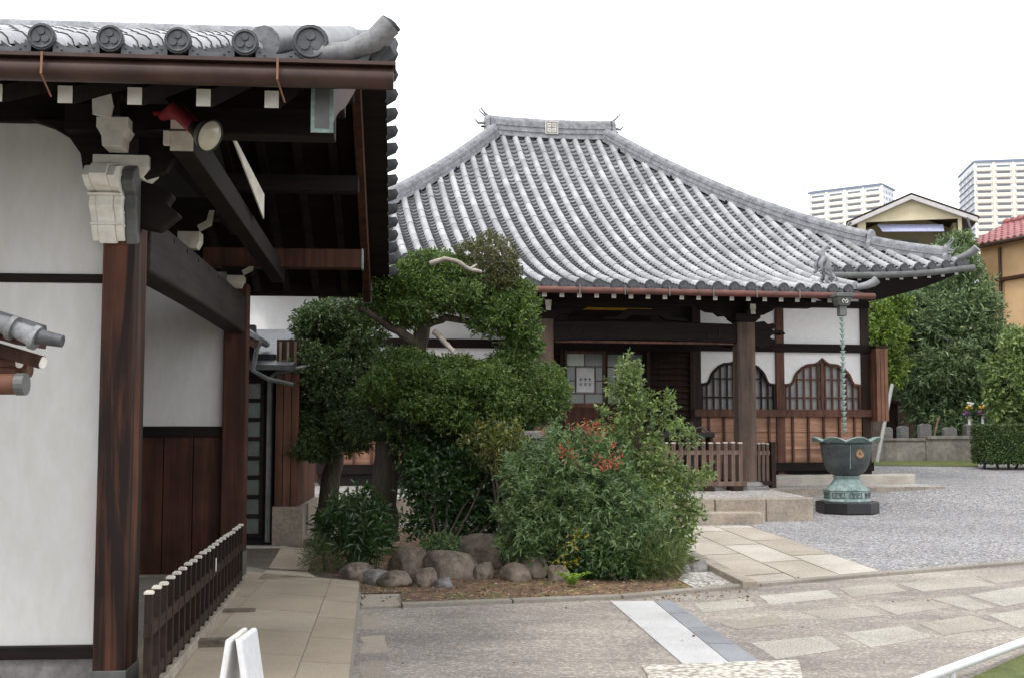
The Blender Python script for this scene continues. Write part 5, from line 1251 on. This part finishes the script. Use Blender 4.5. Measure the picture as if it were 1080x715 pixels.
# boulders
ROCK = [(377,604,15,9,'small rounded boulder at the left end of the stone row'), (398,611,13,8,'low grey boulder second from the left of the row'), (435,594,19,13,'upright brown boulder at the back left of the row'), (417,613,15,9,'long low boulder in front of the upright brown boulder'),
 (447,612,13,10,'rounded brown boulder below the small shrub tuft'), (478,599,25,14,'broad pale-topped boulder in the middle of the row'), (509,605,11,9,'small squarish boulder right of the broad middle boulder'), (516,584,34,18,'largest dark boulder behind the row under the shrubs'),
 (468,617,9,5,'flat grey stone lying in front of the middle boulder'), (544,606,13,10,'dark pointed boulder beside the largest boulder'), (562,602,14,11,'dark boulder half under the blue-green bush'), (590,608,11,9,'dark boulder behind the bright fern'),
 (736,600,10,6,'small pale rounded stone right of the grass clump'), (722,602,6,5,'tiny pale stone between the grass clump and the rounded stone')]
for k, (px, py, rx, ry, lab) in enumerate(ROCK):
    rx *= 1.18; ry *= 1.3; g = G(px, py+ry*.6); D = g.y+.12; s = D/FPX
    me = bpy.data.meshes.new('boulder'); bm = bmesh.new(); bmesh.ops.create_icosphere(bm, subdivisions=4, radius=1)
    off = Vector((k*7.1, k*3.3, 0))
    for v in bm.verts:
        n1 = noise.noise(v.co*1.1+off)*.45+noise.noise(v.co*2.6+off)*.2+noise.noise(v.co*7+off)*.05+noise.noise(v.co*16+off)*.018
        v.co *= 1+n1
        for pl_ in (Vector((.3+.3*math.sin(k),-.8,.5)), Vector((-.6,-.4+.3*math.cos(k*2),.7)), Vector((.3*math.sin(k*3),.2,1)), Vector((.9,-.3*math.cos(k),.3)), Vector((-.9,-.5,.1))):      # worn flat facets
            pl_ = pl_.normalized(); e = v.co.dot(pl_)-.72
            if e > 0: v.co -= pl_*e*.75
        v.co = Vector((v.co.x*rx*s*1.08, v.co.y*rx*s*.8, v.co.z*ry*s*1.25))
    for f in bm.faces: f.smooth = True
    bm.to_mesh(me); bm.free(); me.materials.append(M['grey_stone'] if k in (12, 13, 8, 1) else M['boulder'])
    o = bpy.data.objects.new('boulder', me); COL.objects.link(o); o.location = (at(px, py, D).x, D, gz(D)+ry*s*.42)
    tag(o, lab, 'boulder', 'boulders edging the planting bed')

# ------------------------------------------------------------------ right background
# retaining wall
mb = MB(); a = Vector((8.6,30.1,gz(30))); 
wl = thing('retaining_wall', 'low stained concrete retaining wall in front of the graves', 'wall', a, R(-1.5))
mb = MB(); mb.box(0,0,-.1,1.6,.25,.50); mb.box(1.61,0,-.1,6.0,.25,.54); mb.build('wall_block', M['retaining'], wl, bevel=.01)
mb = MB(); mb.box(-.02,-.03,.50,1.6,.28,.56); mb.box(1.62,-.04,.54,6.0,.28,.62); mb.build('coping', M['retaining'], wl, bevel=.01)
# graves
graves = [(935,458,10,26,'squat gravestone nearest the hall corner'), (952,456,9,24,'second squat gravestone behind the wall'), (975,455,12,28,'gravestone beside the slanting pole'), (1001,457,13,22,'pale block gravestone under the tall tree'),
          (1024,452,14,18,'pale pedestal gravestone carrying flowers'), (1040,418,10,52,'tall dark gravestone behind the flowers')]
for k, (px, py, w_, h_, lab) in enumerate(graves):
    D = 31.5+.2*(k % 3)+(1.5 if k == 5 else 0); s = D/FPX; p = at(px, py, D); zb = gz(D)+.25; zt = at(px, py-h_*.3, D).z
    t = thing('gravestone', lab, 'gravestone', (p.x, D, zb), R(random.uniform(-5,5)), 'gravestones behind the retaining wall')
    H = max(zt-zb, .4)
    mb = MB(); mb.box(-w_*s*.75,-.25,0,w_*s*.75,.25,H*.35); mb.build('plinth', M['grey_stone'], t, bevel=.02)
    mb = MB(); ww = w_*s*.5; mb.prism([(-ww,H*.352),(ww,H*.352),(ww,H*.93),(ww*.5,H),(-ww*.5,H),(-ww,H*.93)], -.15, .15, 'xz'); mb.build('shaft', M['grey_stone'], t, bevel=.015)
# dark cemetery fence behind
cf = thing('board_fence', 'dark old board fence behind the graves and trees', 'fence', (7.6,35.0,gz(35)), 0)
for k in range(22):
    mb = MB(); x = k*.5; mb.box(x+.006,0,0,x+.494,.05,2.0+.03*math.sin(k*2.1)); mb.build('board', M['wood_grey'] if k % 3 else M['wood_dark'], cf)
mb = MB(); mb.box(0,-.06,1.5,11,0,1.6); mb.build('rail', M['wood_dark'], cf)
# leaning poles
def pole(p, q_, r, mat, name, label, cat, group=None):
    mb = MB(); p = Vector(p); mb.tube([Vector((0,0,0)), Vector(q_)-p], r, 8); o = mb.build(name, mat, loc=p); return tag(o, label, cat, group)
M['gutter_pale'] = plain('grey weathered pole', (.33,.32,.31), .7)
pp_ = G(925,487); pole(G(925,487), at(941,405,pp_.y+.5), .045, M['gutter_pale'], 'leaning_pole', 'long grey pole leaning beside the hall shutter box', 'pole')
pole(at(985,462,31.2), at(990,440,31.4), .03, M['wood_grey'], 'grave_stake', 'thin leaning stake between the gravestones', 'stake')
# flowers
for k, (px, py, lab) in enumerate(((1022,432,'left vase of yellow and purple grave flowers'), (1036,432,'right vase of yellow and white grave flowers'), (1061,433,'yellow grave flowers above the hedge, half hidden by leaves'))):
    D = 30.9; c = at(px, py, D); zb = at(px, 448, D).z
    t = thing('grave_flowers', lab, 'flowers', (c.x, D, zb), 0, 'grave flowers')
    mb = MB(); mb.lathe([(.001,0),(.05,0),(.035,.02),(.03,.2),(.045,.22),(.035,.2)], 10); mb.build('vase', M['white_metal'], t)
    for nm, mt, dx, dz_ in (('yellow_flowers', M['gold_petal'] if 'gold_petal' in M else M.setdefault('gold_petal', plain('yellow petals', (.85,.5,.02), .6)), .0, .05), ('white_flowers', M['white_metal'], .04, .12), ('purple_flowers', M.setdefault('purple', plain('purple petals', (.35,.14,.4), .6)), -.06, -.08)):
        if k == 2 and nm != 'yellow_flowers': continue
        mb = MB()
        for j in range(9):
            cc = Vector((dx+random.uniform(-.06,.06), random.uniform(-.06,.06), c.z-zb+dz_+random.uniform(-.06,.06))); mb.lathe([(.001,.03),(.035,.015),(.03,-.01),(.001,-.02)], 8, cc)
        mb.build(nm, mt, t)
    Pd = blob_leaves([((0,0,c.z-zb-.05), (.12,.1,.12))], 260, 5, .08, .02, 50+k); leaf_mesh('flower_leaves', *Pd, lm['hedge'], t, seed=50+k)
# hedge
hb = G(1062,492); D = 27.3
hd = thing('clipped_hedge', 'dark clipped hedge at the right edge before the graves', 'hedge', (at(1062,492,D).x, D, gz(D)), 0)
o_ = Vector(hd.location); c = at(1085,468,D)-o_
rng = np.random.default_rng(60); n = 34000; hx, hy, hz = 1.10, .5, .42
p = rng.uniform(-1, 1, (n,3)); ax = rng.integers(0, 3, n); sg2 = np.where(rng.uniform(size=n) < .5, -1, 1); f = rng.uniform(.82, 1.03, n)
on = rng.uniform(size=n) < .8
p[np.arange(n), ax] = np.where(on, sg2*f, p[np.arange(n), ax])
p = p*np.array([hx,hy,hz])+np.array(c); d = rng.normal(size=(n,3)); d[:,2] += .5
leaf_mesh('foliage', p, d, rng.uniform(.035,.07,n), rng.uniform(.02,.035,n), lm['hedge'], hd, seed=60)
mb = MB()
for k in range(9): x = c.x-1.0+k*.25; mb.tube([(x,random.uniform(-.2,.2),0),(x+.02,0,.15),(x,0,.5)], .03, 6)
mb.build('stems', M['bark'], hd)
def tree(name, label, px, D, pads, mat, per, L, W, seed, trunk_r=.18, lpt=7, up=.15, group=None, spread=.8):
    x = (px-540)/FPX*D; b = Vector((x, D, gz(D)))
    t = thing(name, label, 'tree', b, 0, group); bl = sub_origin([pxblob(*a) for a in pads], b)
    Pd = blob_leaves(clumps(bl, 5, seed), per*.75, lpt, L, W, seed, up=up, bump_=.25, inner=.5, spread=spread); leaf_mesh('crown', *Pd, mat, t, seed=seed)
    top = max(Vector(c).z for c, r in bl); mb = MB(); limb(mb, [(0,0,-.1),(.1,0,top*.3),(-.05,.1,top*.6),(0,0,top)], trunk_r, trunk_r*.3, 10, .04)
    for c, r in bl: limb(mb, [(0,0,top*.35), (Vector(c)*.5+Vector((0,0,top*.25))), Vector(c)], trunk_r*.4, trunk_r*.12, 6, .04)
    mb.build('trunk', M['bark'], t); return t
tree('evergreen_tree', 'tall blue-green evergreen tree between the hall and the orange house', 1005, 33.5,
  [(1000,300,33.5,42,40,1.1),(975,340,33,35,38,1),(1020,345,33,42,45,1.1),(1005,400,32.8,50,45,1.1),(965,400,33,22,40,.7),(1030,420,32.8,32,30,.8),(990,445,32.6,30,22,.7),(1005,268,34,20,20,.6),(1050,390,33.4,22,40,.8),(950,360,33.6,16,30,.6)], lm['camphor'], 85, .16, .05, 70)
tree('bright_tree', 'bright yellow-green tree right behind the hall corner', 925, 31.5,
  [(928,345,31.5,22,36,.8),(935,385,31.5,22,24,.7),(915,375,32,22,40,.8),(940,320,32,16,18,.6)], lm['yg'], 110, .12, .05, 71)
tree('light_leaf_tree', 'lighter broadleaf tree at the right edge above the hedge', 1075, 29.5,
  [(1072,405,29.5,30,30,.7),(1085,370,29.5,32,30,.7),(1060,425,29.4,18,18,.5),(1090,430,29.4,30,30,.6),(1056,385,29.8,12,10,.3)], lm['light'], 80, .13, .055, 72, .1)
tree('dark_tree', 'dark tree behind the hall between the bright tree and the graves', 945, 36,
  [(960,330,36,30,40,1),(935,360,36,30,40,1),(975,300,36.5,25,25,.8)], lm['podo_dark'], 60, .16, .06, 73)
# orange house with red roof
oh = thing('orange_house', 'orange walled house with red tiled roof beyond the trees', 'house', (15.84,42,gz(42)), math.atan2(-2.4,.86))
M['orange'] = mottled('orange render', (.50,.33,.17), (.60,.41,.23), 2, .85, .1, .004)
M['red_tile'] = mottled('dull red roof tile', (.20,.07,.07), (.36,.13,.13), 5, .55, .3, .006)
hz0 = gz(42)
mb = MB(); mb.box(.3,.35,-.3,14,3.2,7.15); mb.build('wall', M['orange'], oh)
mb = MB(); e0_, e1_, rr_ = 7.05, 8.0, 1.8
for ya, yb in ((-.12, rr_), (2*rr_+.12, rr_+.005)):
    mb.add([(-.1,ya,e0_),(15,ya,e0_),(15,yb,e1_),(-.1,yb,e1_),(-.1,ya,e0_-.13),(15,ya,e0_-.13),(15,yb,e1_-.13),(-.1,yb,e1_-.13)], [(0,1,2,3),(4,7,6,5),(0,4,5,1),(1,5,6,2),(2,6,7,3),(3,7,4,0)])
rfo = mb.build('roof', M['wood_board'], oh)
mb = MB()
for i in range(50):
    x = i*.3
    for j in range(7):
        y0, z0 = -.14+1.94*j/7, e0_+.02+.95*j/7; y1, z1 = y0+.29, z0+.135; vs = []
        for (yy, zz) in ((y0, z0+.04), (y1, z1)):
            for t in range(5): vs.append((x+.3*t/4, yy, zz+.045*math.sin(t/4*math.pi*2)))
        mb.add(vs, [(t, t+1, t+6, t+5) for t in range(4)], 0, True)
        mb.add([vs[t] for t in range(5)]+[(v[0], v[1], v[2]-.05) for v in vs[:5]], [(t, t+1, t+6, t+5) for t in range(4)])
mb.tube([(-.1,rr_,e1_+.08),(15,rr_,e1_+.08)], .11, 8)
for i in range(50): mb.tube([(i*.3,rr_,e1_+.08),(i*.3+.05,rr_,e1_+.08)], .135, 8)
mb.build('roof_tiles', M['red_tile'], rfo, recalc=False)
mb = MB(); mb.box(1.2,.12,5.75,12,.35,5.85); mb.build('window_hood', M['wood_board'], oh)
mb = MB(); mb.box(1.5,.28,3.2,11,.345,5.74); mb.build('shutter', M['orange'], oh)
mb = MB(); mb.tube([(1.3,.28,0),(1.3,.28,6.9)], .05, 8); mb.tube([(0,-.16,7.0),(15,-.16,7.0)], .06, 8); mb.build('drainpipe', M['copper'], oh)
# yellow house with a gabled roof terrace
M['yellow'] = mottled('yellow render', (.56,.50,.33), (.65,.59,.41), 2, .85, .1, .004)
yo = at(962,260,41); yo.z = gz(41)
yh = thing('yellow_house', 'pale yellow house with a gabled roof terrace above the tiled hall corner', 'house', yo, R(-14))
k = 41/FPX
zt = at(962,205,41).z-yo.z; ze = at(962,229,41).z-yo.z; zf = at(962,262,41).z-yo.z-.3; zo = at(962,231,41).z-yo.z
mb = MB(); mb.box(-1.9,0,-.5,1.85,5,zf); mb.build('wall', M['yellow'], yh)
mb = MB(); mb.prism([(-1.75,zo-.05),(1.62,zo-.05),(1.62,ze+.1),(0,zt-.12),(-1.75,ze+.1)], 0, .12, 'xz'); mb.box(-1.75,.0,zf,-1.5,.15,zo-.05); mb.box(1.5,.0,zf,1.62,.12,zo-.05); mb.box(-1.75,.15,zf,-1.62,.5,zo); mb.box(-1.75,1.9,zf,-1.62,5,ze); mb.box(-1.75,.5,zo-.02,-1.62,1.9,ze); mb.prism([(-1.62,zf),(1.6,zf),(1.6,ze+.1),(0,zt-.12),(-1.62,ze+.1)], 3.2, 3.3, 'xz'); mb.box(1.5,1.6,zf,1.62,3.2,ze)
mb.build('terrace_gable', M['yellow'], yh)
mb = MB(); sl_ = (zt-ze)/1.9
for s_ in (-1, 1):
    mb.add([(0,-.25,zt),(s_*2.15,-.25,zt-2.15*sl_),(s_*2.15,5.2,zt-2.15*sl_),(0,5.2,zt),(0,-.25,zt-.07),(s_*2.15,-.25,zt-2.15*sl_-.07),(s_*2.15,5.2,zt-2.15*sl_-.07),(0,5.2,zt-.07)], [(0,1,2,3),(7,6,5,4),(0,4,5,1),(1,5,6,2),(2,6,7,3),(3,7,4,0)])
rfy = mb.build('roof', M['wood_dark'], yh)
mb = MB()
for s_ in (-1, 1): mb.add([(0,-.27,zt-.075),(s_*2.1,-.27,zt-2.1*sl_-.075),(s_*2.1,-.27,zt-2.1*sl_-.22),(0,-.27,zt-.22),(0,-.05,zt-.075),(s_*2.1,-.05,zt-2.1*sl_-.075),(s_*2.1,-.05,zt-2.1*sl_-.22),(0,-.05,zt-.22)], [(0,1,2,3),(7,6,5,4),(0,4,5,1),(1,5,6,2),(2,6,7,3),(3,7,4,0)])
mb.build('barge_board', M.setdefault('grey_paint', plain('pale grey paint', (.5,.48,.47), .6)), rfy)
M['awning_blue'] = plain('pale blue awning', (.42,.44,.62), .6)
mb = MB(); mb.add([(-1.1,.3,zo-.12),(1.05,.3,zo-.22),(1.05,.05,zo-.45),(-.95,.05,zo-.38),(-1.1,.32,zo-.09),(1.05,.32,zo-.19),(1.05,.03,zo-.47),(-.95,.03,zo-.40)], [(0,1,2,3),(7,6,5,4),(0,4,5,1),(1,5,6,2),(2,6,7,3),(3,7,4,0)]); mb.build('awning', M['awning_blue'], yh)
mb = MB(); mb.box(-.5,2.0,zf,.35,2.08,zo-.4); mb.build('terrace_window', M['glass'], yh)
mb = MB(); mb.tube([(1.75,-.3,ze-.15),(1.85,-.3,ze-.5),(1.8,-.3,zf+.2),(1.3,-.3,zf-.05)], .04, 8); mb.build('drainpipe', M['gutter_dark'], yh); mb = MB(); mb.tube([(-2.0,-.3,ze-.15),(-2.2,-.3,ze-.35),(-2.6,-.3,ze-.5)], .04, 8); mb.build('drainpipe', M['gutter_dark'], yh)
# apartment towers
M['tower_orange'] = mottled('peach tower tile', (.82,.68,.55), (.86,.74,.61), .05, .8, .02, .002)
M['tower_yellow'] = mottled('pale yellow tower tile', (.84,.77,.6), (.88,.83,.68), .05, .8, .02, .002)
M['tower_white'] = mottled('white tower render', (.72,.73,.75), (.8,.8,.82), .05, .8, .02, .002)
M['tower_roof'] = plain('blue grey parapet', (.16,.2,.28), .6)
M['tower_glass'] = plain('balcony glass', (.16,.18,.21), .2)
def tower(label, px, pyt, D, rz, W_, dep, floors, fh, bays, mat, side=1):
    x = (px-540)/FPX*D; zt_ = at(px, pyt, D).z
    t = thing('apartment_tower', label, 'tower block', (x, D, 0), rz)
    mb = MB(); mb.box(0,0,0,W_,dep,zt_-1.0); mb.build('wall', M['tower_white'], t)
    mb = MB(); mb.box(-.6,-.6,zt_-1.0,W_+.6,dep+.6,zt_-.2); mb.box(.5,.5,zt_-.2,W_-.5,dep-.5,zt_+.3); mb.build('parapet', M['tower_roof'], t)
    wb = W_/bays
    m = .10*wb; m2 = .16*wb
    mb = MB(); mb.box(m, -.9, 0, wb-m, -.7, fh*.42); mb.box(m, -.9, -.25, wb-m, 0, 0); bal = mb.build('balcony', mat, t)
    mb = MB(); mb.box(m2, -.06, .1, wb-m2, -.01, fh*.80); win_ = mb.build('window', M['tower_glass'], bal)
    for f in range(floors):
        for b_ in range(bays):
            l = (b_*wb, 0, zt_-1.8-fh*(f+1))
            if f == 0 and b_ == 0: bal.location = l
            else: q_ = dup(bal, t, l); dup(win_, q_)
    mb = MB()
    for b_ in range(bays+1): mb.box(b_*wb-.06*wb if b_ else 0, -.5, 2, b_*wb+.06*wb, -.0, zt_-1.1)
    mb.build('pier', mat, t)
    mb = MB()
    for f in range(floors):
        z = zt_-1.8-fh*(f+1)
        for b_ in range(4): mb.box(-.05 if side < 0 else W_+.02, dep*(b_+.2)/4, z+.6, -.01 if side < 0 else W_+.06, dep*(b_+.75)/4, z+fh*.7)
        if side < 0: mb.box(-1.0,.3,z-.2,-.01,dep-.3,z+.05)
    mb.build('side_window', M['tower_glass'], t)
    return t
tower('lower pale yellow and white apartment block just above the hall roof', 857, 203, 600, R(-36), 37, 17, 14, 3.0, 4, M['tower_yellow'], 1)
tower('tall peach and white apartment tower at the right edge of the sky', 1034, 170, 560, R(-9), 52, 34, 16, 3.0, 6, M['tower_orange'], -1)

# ------------------------------------------------------------------ behind the gate, left
M['dark_boards'] = wood('black board wall', (.007,.007,.008), (.024,.023,.025), 'X', 8)
sh = thing('dark_shed', 'dark board shed with drainpipe behind the near gate building', 'shed', (-4.62,14.6,.1), R(4))
mb = MB(); mb.box(0,0,0,1.74,3,2.35)
for z in np.arange(.15, 2.3, .18): mb.box(-.0,-.02,z,1.72,-.0,z+.015)
mb.build('board_wall', M['dark_boards'], sh)
mb = MB(); mb.box(1.15,-.04,.15,1.60,-.021,2.0); dr_ = mb.build('glazed_door', M['glass'], sh)
mb = MB()
for z in np.arange(.15, 2.01, .23): mb.box(1.13,-.055,z,1.62,-.041,z+.05)
for x in (1.12,1.36,1.59): mb.box(x,-.06,.14,x+.04,-.0415,2.05)
mb.build('door_lattice', M['wood_black'], dr_)
mb = MB(); mb.add([(-1,-.35,2.2),(2.0,-.35,2.2),(2.0,3,2.9),(-1,3,2.9),(-1,-.35,2.14),(2.0,-.35,2.14),(2.0,3,2.84),(-1,3,2.84)], [(0,1,2,3),(7,6,5,4),(0,4,5,1),(1,5,6,2),(2,6,7,3),(3,7,4,0)]); mb.build('lean_to_roof', M['tile_dark'], sh)
mb = MB(); mb.tube([(1.70,-.08,.1),(1.70,-.08,2.05),(1.78,-.1,2.12),(2.2,-.12,2.2)], .032, 8); mb.build('drainpipe', M['gutter_dark'], sh)
mb = MB(); mb.box(-.2,-.3,-.05,1.95,.0,.06); mb.build('sill_stone', M['stone'], sh, bevel=.02)
rw = thing('red_board_wall', 'red-brown upright board wall end just right of the dark shed', 'wall', (-2.86,14.62,.62), R(4))
mb = MB()
for k in range(3): mb.box(k*.095+.02,0,.0,k*.095+.108,2.2,1.62)
mb.build('boards', M['wood_frame'], rw, bevel=.004)
mb = MB(); mb.box(.0,-.03,-.5,.36,2.2,-.0); mb.build('footing', M['stone_warm'], rw)
mb = MB(); mb.box(.02,.02,1.62,.31,2.1,2.0); wf_ = mb.build('slatted_vent', M['wood_dark'], rw)
mb = MB()
for k in range(3): mb.box(.05+k*.09,-.0,1.65,.08+k*.09,.018,1.97)
mb.build('slat', M['wood_grey'], wf_)
# white house with tiled corner roof
wh = thing('white_house', 'white plastered house with reddish board lower wall behind the shed and the small dark tree', 'house', (-8.2,23.2,.3), R(3))
mb = MB(); mb.box(0,0,2.9,4.5,4,4.0); mb.build('wall', M['plaster'], wh)
mb = MB(); mb.box(.02,.03,0,4.48,3.9,2.9); mb.build('lower_wall', M['wood_frame'], wh)
mb = MB(); mb.add([(-.5,-.9,2.75),(4.7,-.9,2.75),(4.7,0,3.0),(-.5,0,3.0),(-.5,-.9,2.65),(4.7,-.9,2.65),(4.7,0,2.9),(-.5,0,2.9)], [(0,1,2,3),(7,6,5,4),(0,4,5,1),(1,5,6,2),(2,6,7,3),(3,7,4,0)]); mb.build('lower_roof', M['tile_dark'], wh)
mb = MB(); mb.add([(-.4,-.3,4.0),(4.6,-.3,4.0),(4.6,4.3,4.0),(-.4,4.3,4.0),(1.5,2,4.6)], [(0,1,4),(1,2,4),(2,3,4),(3,0,4),(3,2,1,0)]); mb.build('upper_roof', M['tile_dark'], wh)
er = thing('small_tiled_eave', 'little grey tiled eave with downpipe seen past the rear gate post', 'roof', (-3.18,14.3,2.98), R(5))
mb = MB()
for k in range(9):
    a = Vector((-.9+k*.13, 0, .25-.06*k*1.25)); mb.tube([a, a+Vector((.0,1.2,.0))], .05, 8)
mb.bar((-.95,.3,.2),(.2,.3,-.38),.8,.05); mb.build('eave_tiles', M['tile_ridge'], er)
mb = MB(); mb.bar((-.95,.1,.12),(.18,.1,-.46),.3,.08); mb.build('fascia', M['wood_grey'], er)
mb = MB(); mb.tube([(.18,.1,-.4),(.16,.05,-.5),(.12,.05,-.75),(.3,.02,-.85),(.6,.0,-.92)], .03, 8); mb.build('downpipe', M['gutter_dark'], er)
mb = MB(); mb.box(-1.6,.7,-2.9,.05,.9,-.15); mb.build('support_wall', M['dark_boards'], er)
